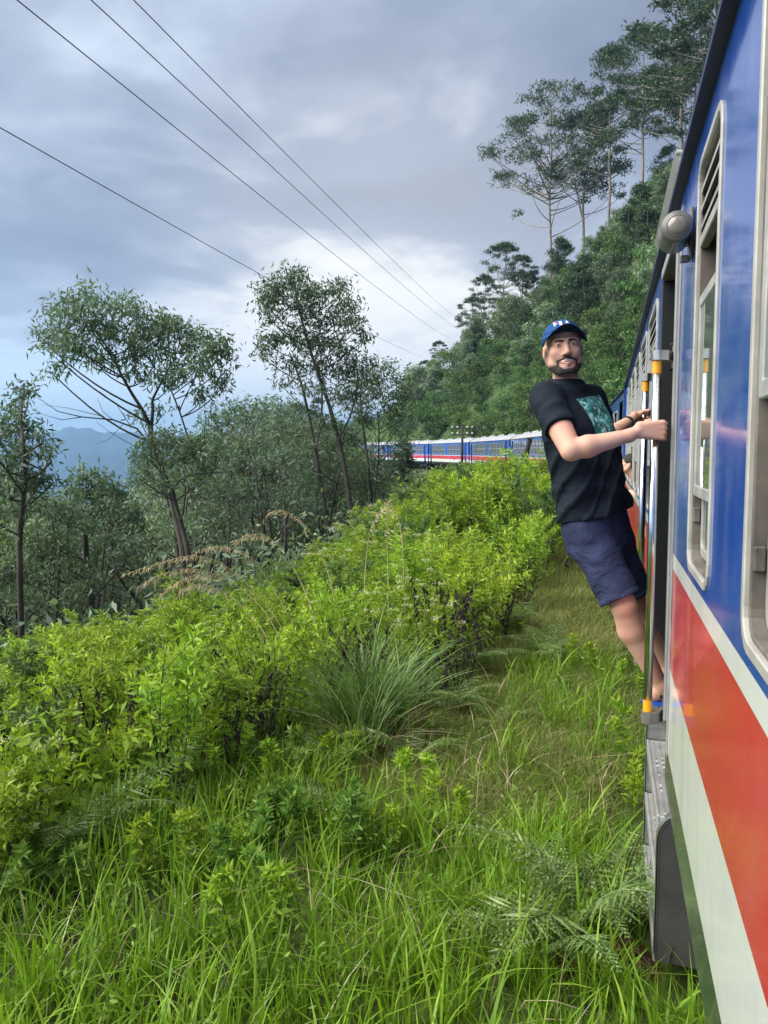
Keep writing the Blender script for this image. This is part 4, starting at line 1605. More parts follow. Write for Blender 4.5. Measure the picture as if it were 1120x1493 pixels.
def field():
    g = np.random.default_rng(101)
    # long bright grass in front of the bank, in tufts
    n = 6600
    x, y = g.uniform(-7.5, 0.6, n), g.uniform(1.2, 9.0, n)
    x = np.where((x > 0.12) & (y > 3.3), x - 0.6, x)
    u, dep = xy_to_u(x, y), cam_depth(np.stack([x, y], 1))
    patch = wob(x, y, 1.7, 0.4) * 0.5 + 0.5
    ok = (dep > 1.6) & (dep < bank_start(u) + 0.9) & (g.random(n) < 0.35 + 0.65 * patch) & ((y < 4.7) | (x < -1.75) | (g.random(n) < 0.12))
    tx, ty = x[ok], y[ok]
    k = g.integers(6, 17, len(tx))
    i = np.repeat(np.arange(len(tx)), k)
    xy = np.stack([tx[i] + g.normal(size=len(i)) * 0.050, ty[i] + g.normal(size=len(i)) * 0.050], 1)
    hh = np.repeat(g.uniform(0.16, 0.50, len(tx)), k) * g.uniform(0.55, 1.15, len(i))
    hue = np.clip(np.repeat(g.random(len(tx)), k) * 0.6 + g.random(len(i)) * 0.4, 0, 1)
    grass_object('grass', g, xy, hh, g.uniform(0.007, 0.020, len(i)), np.abs(g.normal(size=len(i))) * 0.50 + 0.05, 'grass',
                 'long bright green grass in the foreground below the carriage', 'grass', 4, hue, 1.1)
    # finer, darker under-grass that closes the gaps
    n = 34000
    x, y = g.uniform(-7.5, 0.45, n), g.uniform(1.2, 9.5, n)
    u, dep = xy_to_u(x, y), cam_depth(np.stack([x, y], 1))
    ok = (dep > 1.6) & (dep < bank_start(u) + 0.5)
    xy = np.stack([x, y], 1)[ok]
    grass_object('grass', g, xy, g.uniform(0.08, 0.24, len(xy)), g.uniform(0.004, 0.010, len(xy)), np.abs(g.normal(size=len(xy))) * 0.7 + 0.15, 'grass',
                 'short dense undergrass between the long blades', 'grass', 3, g.random(len(xy)) * 0.6)
    # small broad leaves between the blades
    n = 900
    xy = np.stack([g.uniform(-6.5, 0.0, n), g.uniform(1.6, 8.5, n)], 1)
    xy = xy[wob(xy[:, 0], xy[:, 1], 1.1, 2.0) > -0.1]
    C = np.column_stack([xy, height(xy[:, 0], xy[:, 1]) + g.uniform(0.05, 0.30, len(xy))])
    V, F, A = spray(g, C, 9, 0.045, 0.050, 0.017, -0.1, 0.6)
    tag(mobj('ground_leaves', np_mesh('ground_leaves', V, F, {'rnd': A}), M['leaf_young']), 'small broad leaves growing between the grass blades', 'ground leaves', None, 'stuff')
    # dry blades among the green
    n = 1500
    xy = np.stack([g.uniform(-6.5, 0.1, n), g.uniform(1.6, 8.0, n)], 1)
    grass_object('dry_grass', g, xy, g.uniform(0.15, 0.40, n), g.uniform(0.004, 0.010, n), np.abs(g.normal(size=n)) * 0.9 + 0.4, 'straw',
                 'dry straw-coloured blades lying in the green grass', 'grass', 3)
    # the trodden olive verge beside the train
    parts = ((30000, 4.6, 10.0, 0.08, 0.21, 0.0030, 0.0065), (26000, 9.0, 18.0, 0.10, 0.26, 0.005, 0.011), (16000, 17.0, 44.0, 0.14, 0.36, 0.011, 0.026))
    for n, a, b, h0, h1, w0, w1 in parts:
        yy = a + (b - a) * g.random(n) ** 1.15
        dd = g.uniform(-3.4, -1.45, n) + 0.25 * wob(yy, yy * 0, 0.8)
        a_ = np.maximum(yy - ARC_Y, 0) / ARC_R
        xx = np.where(yy < ARC_Y, TRACK_X + dd, ARC_CX + (ARC_R + dd) * np.cos(a_))
        y2 = np.where(yy < ARC_Y, yy, ARC_Y + (ARC_R + dd) * np.sin(a_))
        xy = np.stack([xx, y2], 1)
        tone = np.clip(0.5 + 0.35 * wob(xx, y2, 2.2) + g.normal(size=n) * 0.25, 0, 1)
        grass_object('verge_grass', g, xy, g.uniform(h0, h1, n), g.uniform(w0, w1, n), np.abs(g.normal(size=n)) * 0.9 + 0.25, 'verge',
                     {4.6: 'fine olive grass on the trodden verge under the man', 9.0: 'fine olive verge grass beyond the man\'s legs',
                      17.0: 'distant strip of olive verge grass along the carriages'}[a], 'grass', 3, tone)


field()


# ------------------------------------------------------------------ weeds
def weed_proto(seed, H, n_stem, flower, label, group, leafm, spread=0.42, dead=0.5, ll=0.095):
    g = np.random.default_rng(seed)
    tubes, leaves, dl, fl = [], [], [], []

    def shoot(a, dirn, L, nodes, l0, l1, r0, tubes=tubes, leaves=leaves):
        b = a + dirn * L
        m = (a + b) / 2 + g.normal(size=3) * 0.06 * L
        m[2] += 0.02
        t = np.linspace(0, 1, 6)
        P = bez(a, m, b, 6)
        tubes.append((P, np.linspace(r0, r0 * 0.35, 6)))
        C, D, Ls = [], [], []
        ph = g.random() * 6.28
        for k in range(nodes):
            q = 0.28 + 0.72 * (k + 0.5) / nodes
            c = np.array([np.interp(q, t, P[:, i]) for i in range(3)])
            ax = unit(b - a)
            e1 = unit(np.cross(ax, [0.3, 0.9, 0.2]))
            e2 = np.cross(ax, e1)
            for s in (0, 1, 2):
                an = ph + k * 1.2 + s * 2.094
                up = 0.25 + 0.75 * q ** 3
                C.append(c)
                D.append(unit(e1 * math.cos(an) + e2 * math.sin(an) + ax * up + g.normal(size=3) * 0.18))
                Ls.append((l0 + (l1 - l0) * q) * g.uniform(0.75, 1.2))
        C, D, Ls = np.array(C), np.array(D), np.array(Ls)
        rn = np.clip(0.25 + 0.5 * np.linspace(0, 1, nodes).repeat(3) + g.normal(size=len(C)) * 0.22, 0, 1)
        leaves.append(leaf_quads(g, C, D, Ls, Ls * 0.27, 0.25, rn))
        return b, P

    for s in range(n_stem):
        a = g.random() * 6.28
        base = np.array([math.cos(a), math.sin(a), 0]) * 0.10 * g.random() + np.array([0, 0, -0.05])
        d = unit(np.array([math.cos(a) * spread * g.random(), math.sin(a) * spread * g.random(), 1.0]))
        L = H * g.uniform(0.75, 1.08)
        top, P = shoot(base, d, L, 17, ll * 1.15, ll * 0.75, 0.007)
        for k in range(g.integers(3, 6)):
            q = g.uniform(0.5, 0.92)
            c = np.array([np.interp(q, np.linspace(0, 1, 6), P[:, i]) for i in range(3)])
            aa = g.random() * 6.28
            t2, _ = shoot(c, unit(np.array([math.cos(aa) * 0.8, math.sin(aa) * 0.8, 0.9])), L * g.uniform(0.16, 0.30), 8, ll * 0.95, ll * 0.6, 0.004)
            if flower and g.random() < 0.7:
                fl.append(t2)
        if flower:
            fl.append(top)
        # black withered leaves hang on the lower half of the stem
        nd = int(26 * dead)
        if nd:
            q = g.uniform(0.15, 0.62, nd)
            C = np.stack([np.interp(q, np.linspace(0, 1, 6), P[:, i]) for i in range(3)], 1)
            D = unit(np.concatenate([g.normal(size=(nd, 2)) * 0.35, -np.ones((nd, 1))], 1))
            dl.append(leaf_quads(g, C, D, g.uniform(0.06, 0.11, nd), g.uniform(0.014, 0.026, nd), 0.3))
    e = empty('weed_plant', (0, 0, 0), label, 'weed', group)
    mobj('stem', tubes_mesh('stem', tubes, 4), M['stem'], e)
    V, F, A = merge(leaves)
    mobj('leaves', np_mesh('leaves', V, F, {'rnd': A}), leafm, e)['kind'] = 'stuff'
    if dl:
        V, F, A = merge(dl)
        mobj('dead_leaves', np_mesh('dead_leaves', V, F, {'rnd': A}), M['dead_leaf'], e)['kind'] = 'stuff'
    if fl:
        C = np.repeat(np.array(fl), 26, 0) + g.normal(size=(26 * len(fl), 3)) * np.array([0.022, 0.022, 0.008])
        D = unit(g.normal(size=(len(C), 3)) * 0.6 + np.array([0, 0, 0.8]))
        V, F, A = leaf_quads(g, C, D, 0.014, 0.011)
        mobj('flower_head', np_mesh('flower_head', V, F, {'rnd': A}), M['petal'], e)['kind'] = 'stuff'
    return e


BANK_GROUP = 'weeds on the bank beside the track'
WEED_LABELS = ['bright yellow-green weed in the dense bank beside the track', 'lime weed with black lower leaves in the bank',
               'mid green bushy weed in the dense bank beside the track', 'pale weed with small white flower heads in the bank',
               'low spreading yellowish weed in the bank']
weeds = [weed_proto(201, 1.15, 7, False, WEED_LABELS[0], BANK_GROUP, M['leaf_weed'], dead=0.3),
         weed_proto(202, 1.25, 6, False, WEED_LABELS[1], BANK_GROUP, M['leaf_weed'], dead=1.3),
         weed_proto(203, 1.10, 8, False, WEED_LABELS[2], BANK_GROUP, M['leaf_bush'], 0.6, 0.2, 0.10),
         weed_proto(204, 1.20, 6, True, WEED_LABELS[3], BANK_GROUP, M['leaf_weed'], 0.45, 0.2, 0.085),
         weed_proto(205, 0.85, 8, False, WEED_LABELS[4], BANK_GROUP, M['leaf_yellow'], 0.8, 0.2, 0.09)]
WH = [1.15, 1.25, 1.10, 1.20, 0.85]


WEED_TAILS = ['in the dense bank beside the track', 'in the bank', 'in the dense bank beside the track', 'in the bank', 'in the bank']


def weed_where(u, dep):
    if dep < 8.5:
        return ('at the near left edge of the bank' if u < 190 else 'in the near bank left of the tussock' if u < 440 else
                'behind the big grass tussock' if u < 640 else 'in the near bank along the verge')
    if dep < 16:
        return 'in mid-bank on the tree side' if u < 560 else 'in mid-bank near the verge'
    return 'on the far bank below the distant carriages' if dep > 30 else 'in the farther half of the bank'


def bank_top(u):
    return float(np.interp(u, [-400, 0, 60, 110, 160, 215, 235, 300, 345, 420, 480, 520, 560, 600, 640, 700, 790, 840],
                           [940, 935, 925, 905, 905, 905, 852, 862, 890, 850, 800, 770, 732, 702, 684, 667, 660, 660]))


TUS = ground_hit(540, 1100, 2.0)[:2]


def fill_bank():
    g = np.random.default_rng(211)
    cand = []
    for s in np.arange(3.0, 74, 0.25):
        step = 0.40 + 0.030 * s
        for d in np.arange(-8.9, -1.9, step):
            if g.random() < 0.25 / step:
                x, y, a = track_xy(s + g.normal() * 0.15, d + g.normal() * 0.2 * step)
                cand.append((x, y, d))
    g.shuffle(cand)
    placed = []
    for x, y, d in cand:
        P = np.array([[x, y]])
        u, dep = float(xy_to_u(P[:, 0], P[:, 1])[0]), float(cam_depth(P)[0])
        if dep < 3.5 or u < -260 or dep < float(bank_start(np.array([u]))[0]) + g.normal() * 0.25:
            continue
        D = math.hypot(x, y)
        if math.hypot(x - TUS[0], y - TUS[1]) < 0.6 or (abs(u - 540) < 90 and D < math.hypot(TUS[0], TUS[1]) + 0.2):
            continue                                   # the tussock has this spot
        if any((x - a) ** 2 + (y - b) ** 2 < (0.24 + 0.016 * D) ** 2 for a, b in placed):
            continue
        z = ground_z(x, y)
        Hmax = (658 - bank_top(u)) / F_PX * dep - z
        H = min(Hmax * g.choice([0.62, 0.78, 0.92, 1.05, 1.18]), g.uniform(0.75, 1.6) + 0.012 * D)
        if D > 15:
            H = min(Hmax * 1.1, max(H, Hmax * g.uniform(0.65, 1.12))) if Hmax < 2.4 else g.uniform(1.2, 2.4)
        if H < 0.45:
            continue
        placed.append((x, y))
        k = int(g.choice(5, p=[.34, .18, .20, .12, .16]))
        if D > 22 and k in (1, 4):
            k = 2
        sc = H / WH[k] * 0.93
        w = max(sc, 0.75 + 0.028 * D) * g.uniform(0.85, 1.2)
        place_copy(weeds[k], USED, (x, y, z), g.random() * 6.28, (w, w, sc), WEED_LABELS[k].replace(WEED_TAILS[k], weed_where(u, dep)), BANK_GROUP, (g.normal() * 0.08, g.normal() * 0.08))
        if len(placed) >= 296:
            break
    print('weeds', len(placed), 'of', len(cand))


fill_bank()


def bank_undergrowth():
    """Low leaves and dead stalks that fill the bank between the taller weeds."""
    g = np.random.default_rng(221)
    n = 9000
    s_ = 3.0 + 70 * g.random(n) ** 1.7
    d_ = g.uniform(-9.5, -2.4, n)
    pts = np.array([track_xy(a, b)[:2] for a, b in zip(s_, d_)])
    u, dep = xy_to_u(pts[:, 0], pts[:, 1]), cam_depth(pts)
    ok = (dep > bank_start(u) + 0.1) & (dep > 3.5)
    pts, dep, u = pts[ok], dep[ok], u[ok]
    z = height(pts[:, 0], pts[:, 1])
    top = np.array([(658 - bank_top(a)) / F_PX for a in u]) * dep - z
    hh = np.clip(top * 0.58, 0.15, 1.1) * g.random(len(pts)) ** 0.8 * (0.75 + 0.35 * wob(pts[:, 0], pts[:, 1], 1.9))
    C = np.stack([pts[:, 0], pts[:, 1], z + hh], 1)
    sc = 1 + dep / 26
    parts = []
    for lo, hi in ((0, 9), (9, 18), (18, 40), (40, 200)):
        q = (dep >= lo) & (dep < hi)
        if q.sum():
            k = float(sc[q].mean())
            V, F, A = spray(g, C[q], 12, 0.11 * k, 0.085 * k, 0.024 * k, 0.0, 0.5)
            parts.append((V, F, A * 0.62))
    V, F, A = merge(parts)
    o = mobj('undergrowth', np_mesh('undergrowth', V, F, {'rnd': A}), M['leaf_weed'])
    tag(o, 'low leafy tangle between the weeds of the bank', 'undergrowth', None, 'stuff')


bank_undergrowth()


# ------------------------------------------------------------------ ferns
def frond_mesh(seed, L, name='frond'):
    g = np.random.default_rng(seed)
    n = 22
    parts = []
    t = np.linspace(0, 1, 12)
    P = np.stack([L * (t * 0.92), np.zeros(12), L * (0.55 * t - 0.62 * t ** 2.2)], 1)
    T = unit(np.gradient(P, axis=0))
    C, D, Ls, Ws = [], [], [], []
    for k in range(n):
        q = 0.16 + 0.83 * k / (n - 1)
        c = np.array([np.interp(q, t, P[:, i]) for i in range(3)])
        ax = np.array([np.interp(q, t, T[:, i]) for i in range(3)])
        pl = L * 0.34 * (1 - (q - 0.16) / 0.86) ** 0.8 * (0.75 + 0.25 * min(1, (q - 0.1) * 5)) + 0.01
        for s in (-1, 1):
            d = unit(np.array([0, s, 0]) + ax * 0.45 + np.array([0, 0, -0.22]) + g.normal(size=3) * 0.05)
            nrm_ = np.cross(ax, d) * s
            C.append(c)
            D.append(d)
            Ls.append(pl)
            Ws.append(0.007 + 0.030 * pl)
            m = max(3, int(pl / 0.028))
            for j in range(m):                              # lobes along the pinna
                qq = (j + 0.7) / (m + 0.4)
                cc = c + d * pl * qq * 0.96
                for s2 in (-1, 1):
                    C.append(cc)
                    D.append(unit(ax * s2 * 0.8 + d * 0.8 + g.normal(size=3) * 0.08))
                    Ls.append((0.008 + 0.10 * pl) * (1.05 - qq))
                    Ws.append(0.010 + 0.03 * pl)
    C, D, Ls, Ws = np.array(C), np.array(D), np.array(Ls), np.array(Ws)
    V, F, A = leaf_quads(g, C, D, Ls, Ws, 0.1, np.clip(0.5 + g.normal(size=len(C)) * 0.2, 0, 1))
    r = MB().tube([tuple(p) for p in P], [0.0035 * (1 - 0.8 * a) for a in t], 4)
    rv = np.array([tuple(v) for v in r.V])
    rf = np.array([f for f in r.F if len(f) == 4])
    V2, F2, A2 = np.concatenate([V, rv]), np.concatenate([F, rf + len(V)]), np.concatenate([A, np.full(len(rv), 0.8)])
    return np_mesh(name, V2, F2, {'rnd': A2})


frond_meshes = [frond_mesh(301, 0.62), frond_mesh(302, 0.80), frond_mesh(303, 0.48)]
dead_frond_mesh = frond_mesh(304, 0.45, 'dead_frond')
for me in frond_meshes:
    me.materials.append(M['fern'])
dead_frond_mesh.materials.append(M['dead_fern'])


def fern(u, v, n, sc, label, seed, dead=0, D=None, up=0.15, z_off=0.0, az0=None):
    g = np.random.default_rng(seed)
    P = ground_hit(u, v, 1.0) if D is None else atD(u, v, D)
    e = empty('fern', (float(P[0]), float(P[1]), ground_z(P[0], P[1]) + z_off), label, 'fern', 'ferns in the grass')
    for k in range(n + dead):
        isd = k >= n
        o = mobj('dead_frond' if isd else 'frond', dead_frond_mesh if isd else frond_meshes[g.integers(3)], None, e)
        az = (2 * math.pi * k / n if az0 is None else az0 + g.uniform(-1.1, 1.1)) + g.normal() * 0.25
        if isd:
            az = g.random() * 6.28
        o.rotation_euler = (g.normal() * 0.15, -(up + g.uniform(0, 0.55)) if not isd else 0.15, az)
        o.location = (g.normal() * 0.03, g.normal() * 0.03, 0.03)
        s = sc * g.uniform(0.75, 1.2)
        o.scale = (s, s, s)
        if isd:
            o['label'] = 'withered brown frond'
    return e


fern(850, 1370, 10, 1.00, 'large pale green fern with brown fronds, beside the step side of the carriage', 311, 3)
fern(785, 1405, 6, 0.85, 'fresh green fern with arching fronds, left of the large pale one near the bottom', 312, 1)
fern(905, 1340, 4, 0.75, 'small fern with reddish dead fronds, close to the steps', 313, 4)
fern(690, 985, 9, 1.15, 'dusty green fern at the edge between the bank and the verge', 314, 2)
fern(650, 1045, 9, 1.05, 'fern with brown dead fronds at its foot, just right of the grass tussock', 315, 4)
fern(735, 925, 9, 1.25, 'fern leaning out over the verge, upper one of the row', 316, 0)
fern(795, 965, 8, 1.05, 'lone fern standing out on the verge', 317, 1)
fern(720, 1060, 4, 0.7, 'brown withered fern on the verge edge', 318, 5)
fern(345, 1090, 7, 0.95, 'feathery green fern left of the tussock, below the long dark stem', 319, 0)
fern(410, 1130, 6, 0.9, 'feathery fern half hidden in the grass below the tussock', 320, 0)
fern(120, 1250, 6, 1.0, 'fern with two arching fronds reaching right over the grass at the left', 321, 0)
fern(60, 1300, 5, 1.0, 'fern low at the left edge', 322, 0)
fern(495, 1215, 5, 0.8, 'small fern in the middle of the bright grass', 323, 0)
fern(630, 930, 6, 0.9, 'fern under the black withered weeds', 324, 2)


# ------------------------------------------------------------------ the tussock and the dry plumes
def tussock():
    g = np.random.default_rng(331)
    P = ground_hit(540, 1100, 2.0)
    loc = np.array([P[0], P[1], ground_z(P[0], P[1])])
    n, nc = 640, 13
    ca, cr = g.random(nc) * 6.28, 0.34 * np.sqrt(g.random(nc))
    ci = g.integers(0, nc, n)
    B = np.stack([cr[ci] * np.cos(ca[ci]) + g.normal(size=n) * 0.045, cr[ci] * np.sin(ca[ci]) + g.normal(size=n) * 0.045, np.full(n, -0.03)], 1)
    H = g.uniform(0.65, 1.15, n) * g.uniform(0.75, 1.3, nc)[ci]
    az = (g.random(nc) * 6.28)[ci] + g.normal(size=n) * 1.0
    V, F, m = blades(g, B, H, g.uniform(0.008, 0.016, n), np.clip(np.abs(g.normal(size=n)) * 0.35 + g.uniform(0.05, 0.55, nc)[ci], 0, 1.25), 6, az, 1.6)
    e = empty('grass_tussock', tuple(loc), 'big tussock of long arching blue-green grass in the middle of the bank edge', 'grass tussock')
    o = mobj('blades', np_mesh('blades', V, F, {'rnd': np.repeat(g.random(n), m)}), M['tussock'], e)
    o['kind'] = 'stuff'
    n = 110
    a, rr = g.random(n) * 6.28, 0.24 * np.sqrt(g.random(n))
    B = np.stack([rr * np.cos(a), rr * np.sin(a), np.full(n, -0.03)], 1)
    V, F, m = blades(g, B, g.uniform(0.25, 0.75, n), g.uniform(0.006, 0.011, n), np.abs(g.normal(size=n)) * 0.6 + 0.4, 5, a, 1.2)
    o = mobj('dry_blades', np_mesh('dry_blades', V, F, {'rnd': np.repeat(g.random(n), m)}), M['straw'], e)
    o['kind'] = 'stuff'


tussock()


def dry_stalk(pts, D, label, seed, plume=0.42, droop=0.6, dens=90):
    g = np.random.default_rng(seed)
    P = np.array([atD(u, v, D + 0.25 * math.sin(i)) for i, (u, v) in enumerate(pts)])
    gz = ground_z(P[0][0], P[0][1])
    P = np.vstack([[P[0][0] + (P[0][0] - P[1][0]) * 0.4, P[0][1], gz], P])
    t, tt = np.linspace(0, 1, len(P)), np.linspace(0, 1, 22)
    Q = np.stack([np.interp(tt, t, P[:, i]) for i in range(3)], 1)
    for _ in range(4):
        Q[1:-1] = (Q[:-2] + 2 * Q[1:-1] + Q[2:]) / 4
    loc = Q[0].copy()
    Q = Q - loc
    e = empty('dry_grass_stalk', tuple(loc), label, 'grass stalk', 'dry grass stalks with plumes')
    me = tubes_mesh('stalk', [(Q, np.linspace(0.0065, 0.0026, 22))], 4)
    me.attributes.new('rnd', 'FLOAT', 'POINT').data.foreach_set('value', np.full(len(me.vertices), 0.5, np.float32))
    mobj('stalk', me, M['straw'], e)
    q = 1 - plume * g.random(dens)
    C = np.stack([np.interp(q, tt, Q[:, i]) for i in range(3)], 1) + g.normal(size=(dens, 3)) * 0.012
    D_ = unit(np.concatenate([g.normal(size=(dens, 2)) * 0.5, np.full((dens, 1), -droop)], 1) + 0.5 * unit(Q[-1] - Q[-6]))
    V, F, A = leaf_quads(g, C, D_, g.uniform(0.03, 0.085, dens), g.uniform(0.006, 0.011, dens), 0.2)
    mobj('plume', np_mesh('plume', V, F, {'rnd': A}), M['straw'], e)['kind'] = 'stuff'


dry_stalk([(490, 880), (478, 830), (462, 790), (440, 755), (410, 742), (392, 748)], 8.4, 'dry stalk arching left, tallest of the pair in front of the tree trunks', 341)
dry_stalk([(462, 900), (440, 850), (415, 800), (390, 780), (360, 778), (342, 792)], 8.0, 'dry stalk arching left, lower one of the pair in front of the tree trunks', 342)
dry_stalk([(566, 880), (566, 830), (565, 790), (567, 755), (566, 728)], 8.6, 'straight upright dry stalk with a narrow plume', 343, 0.45, 0.2, 110)
dry_stalk([(531, 860), (534, 810), (540, 770), (552, 748), (562, 738)], 8.8, 'dry stalk bending right behind the straight upright one', 344, 0.4, 0.7)
dry_stalk([(588, 800), (584, 770), (578, 750), (570, 742)], 9.2, 'thin dry stalk bending left at the top, right of the upright one', 345, 0.3, 0.6, 40)
dry_stalk([(425, 930), (380, 870), (330, 820), (280, 806), (230, 822), (180, 838)], 7.8, 'long dry stalk arching far left over the weeds', 346, 0.55, 0.8, 150)
dry_stalk([(410, 920), (370, 870), (325, 840), (280, 826), (235, 836), (205, 855)], 7.6, 'dry stalk arching left, just below the longest one', 347, 0.5, 0.8, 140)
dry_stalk([(395, 930), (360, 890), (320, 858), (285, 850), (262, 862)], 7.5, 'dry stalk arching left, third of the drooping bunch', 348, 0.45, 0.8, 110)
dry_stalk([(440, 930), (400, 860), (365, 805), (320, 795), (290, 802)], 8.1, 'dry stalk of the drooping bunch with the highest bend', 349, 0.45, 0.8, 110)
dry_stalk([(385, 920), (350, 880), (315, 845), (290, 835), (255, 850), (235, 868)], 7.9, 'dry stalk of the drooping bunch, lowest plume', 350, 0.45, 0.9, 110)


# ------------------------------------------------------------------ black withered weeds and young plants
def withered_proto(seed, H, label):
    g = np.random.default_rng(seed)
    t = np.linspace(0, 1, 7)
    tubes, lv = [], []
    for k in range(3):
        a = g.random() * 6.28
        P = bez(np.array([0, 0, -0.05]), np.array([math.cos(a) * 0.05, math.sin(a) * 0.05, H * 0.5]), np.array([math.cos(a) * 0.18, math.sin(a) * 0.18, H * g.uniform(0.75, 1.05)]), 7)
        tubes.append((P, np.linspace(0.006, 0.002, 7)))
        n = 46
        q = g.uniform(0.25, 1.0, n)
        C = np.stack([np.interp(q, t, P[:, i]) for i in range(3)], 1)
        D = unit(np.concatenate([g.normal(size=(n, 2)) * 0.30, -np.ones((n, 1))], 1))
        lv.append(leaf_quads(g, C, D, g.uniform(0.05, 0.10, n), g.uniform(0.010, 0.022, n), 0.35))
    e = empty('withered_weed', (0, 0, 0), label, 'weed', 'black withered weeds')
    mobj('stem', tubes_mesh('stem', tubes, 4), M['dark_bark'], e)
    V, F, A = merge(lv)
    mobj('dead_leaves', np_mesh('dead_leaves', V, F, {'rnd': A}), M['dead_leaf'], e)['kind'] = 'stuff'
    return e


def withered():
    g = np.random.default_rng(361)
    labs = ['black withered weed with shrivelled hanging leaves on the right of the bank', 'black withered weed in the left half of the bank']
    protos = [withered_proto(362, 1.0, labs[0]), withered_proto(363, 0.85, labs[0])]
    spots = [(g.uniform(610, 775), None, 0) for _ in range(26)] + [(g.uniform(290, 380), None, 1) for _ in range(10)] + [(g.uniform(480, 550), None, 1) for _ in range(10)] + \
            [(g.uniform(60, 260), None, 2) for _ in range(7)]
    for i, (u, _, k) in enumerate(spots):
        dep = float(bank_start(np.array([u]))[0])
        dep = dep + (g.uniform(-0.45, 1.9) if k == 0 else g.uniform(0.5, 1.6) if k == 2 else g.uniform(-0.35, 0.8))
        k = min(k, 1)
        D = dep * np.linalg.norm(ray(u, 658)[:2]) / abs(ray(u, 658)[:2] @ _f[:2]) if False else dep * math.hypot(1, (u - C_U) / F_PX)
        P = atD(u, 658, D)
        sc = g.uniform(0.75, 1.12)
        place_copy(protos[i % 2], USED, (float(P[0]), float(P[1]), ground_z(P[0], P[1])), g.random() * 6.28, sc, labs[k], 'black withered weeds', (g.normal() * 0.12, g.normal() * 0.12))


withered()


def lone_stem():
    D = 6.0
    P = np.array([atD(u, v, D) for u, v in ((366, 1120), (352, 1040), (335, 975), (312, 925))])
    P = down_to_ground(P)
    loc = P[0].copy()
    g = np.random.default_rng(371)
    e = empty('withered_weed', tuple(loc), 'long bare dark stem leaning left across the bank', 'weed')
    mobj('stem', tubes_mesh('stem', [(P - loc, np.linspace(0.009, 0.004, len(P)))], 6), M['dark_bark'], e)
    q = g.uniform(0.6, 1, 26)
    C = np.stack([np.interp(q, np.linspace(0, 1, len(P)), (P - loc)[:, i]) for i in range(3)], 1)
    V, F, A = leaf_quads(g, C, unit(np.concatenate([g.normal(size=(26, 2)) * 0.4, -np.ones((26, 1))], 1)), g.uniform(0.04, 0.08, 26), 0.016, 0.3)
    mobj('dead_leaves', np_mesh('dead_leaves', V, F, {'rnd': A}), M['dead_leaf'], e)['kind'] = 'stuff'


lone_stem()

young = weed_proto(381, 0.50, 2, False, 'young plant', None, M['leaf_weed'], 0.25, 0.0, 0.10)
for (u, v, sc, lab) in [(365, 1400, 1.0, 'young broad-leaved plant in the bright grass, low left of the middle'), (372, 1165, 0.9, 'young pointed-leaved plant below the long dark stem'),
                        (935, 1130, 1.0, 'leafy seedling beside the bottom of the handrail'), (918, 1190, 0.8, 'small seedling in the grass just left of the steps'),
                        (845, 985, 0.8, 'slim seedling standing up on the verge'), (920, 1010, 0.7, 'seedling at the edge of the verge below the man\'s knee'),
                        (610, 1180, 0.8, 'young plant in the grass below the ferns'), (240, 1290, 0.9, 'young plant in the grass at the lower left')]:
    P = ground_hit(u, v, 1.0)
    place_copy(young, USED, (float(P[0]), float(P[1]), ground_z(P[0], P[1])), random.random() * 6.28, sc, lab, 'seedlings in the grass')
_g = np.random.default_rng(389)
young_dark = weed_proto(383, 0.50, 4, False, 'young plant', None, M['leaf_young'], 0.5, 0.0, 0.085)
for k in range(26):
    u, v = _g.uniform(10, 660), _g.uniform(1085, 1330)
    P = ground_hit(u, v, 1.0)
    wh = ('at the left edge, ' if u < 160 else 'in the left half, ' if u < 380 else 'in the middle, ') + ('low in the foreground grass' if v > 1220 else 'in the grass in front of the bank')
    dk = k % 3 < 2
    place_copy(young_dark if dk else young, USED, (float(P[0]), float(P[1]), ground_z(P[0], P[1])), _g.random() * 6.28, _g.uniform(0.55, 1.1), ('mid green seedling ' if dk else 'bright leafy seedling ') + wh, 'seedlings in the grass')
fern(430, 1095, 7, 1.0, 'feathery fern in front of the bank, between the dark stem and the tussock', 325, 0)
fern(300, 1130, 6, 0.9, 'feathery fern in front of the bank, left of the long dark stem', 326, 0)
fern(215, 1180, 6, 0.9, 'feathery fern at the foot of the bank in the left third', 327, 0)
fern(600, 1120, 5, 0.8, 'fern just below the tussock on its right side', 328, 1)
flowering = weed_proto(391, 1.0, 3, True, 'flowering weed', None, M['leaf_weed'], 0.22, 0.0, 0.10)
for (u, v, D, lab) in [(50, 1055, 4.9, 'tall pale green weed with a white flower head at the left edge'), (20, 1130, 4.6, 'shorter flowering weed low at the left edge'),
                       (625, 790, 11.5, 'flowering weed with a white head on top of the bank')]:
    P = atD(u, v, D)
    z = ground_z(P[0], P[1])
    place_copy(flowering, USED, (float(P[0]), float(P[1]), z), random.random() * 6.28, max(0.5, (P[2] - z) / 1.0), lab, 'flowering weeds')


# ------------------------------------------------------------------ poles and wires
M['wire'] = simple_mat('wire_black', (0.012, 0.012, 0.014), 0.6)
M['pole'] = simple_mat('tarred_pole', (0.025, 0.022, 0.020), 0.8, var=0.4)
M['insulator'] = simple_mat('insulator_white', (0.6, 0.6, 0.58), 0.3)


def wire(name, A, B, r, sag, label, group):
    A, B = np.asarray(A, float), np.asarray(B, float)
    t = np.linspace(0, 1, 40)
    P = A + (B - A) * t[:, None]
    P[:, 2] -= sag * 4 * t * (1 - t)
    o = mobj(name, tubes_mesh(name, [(P, np.full(40, r))], 6), M['wire'])
    tag(o, label, 'wire', group)


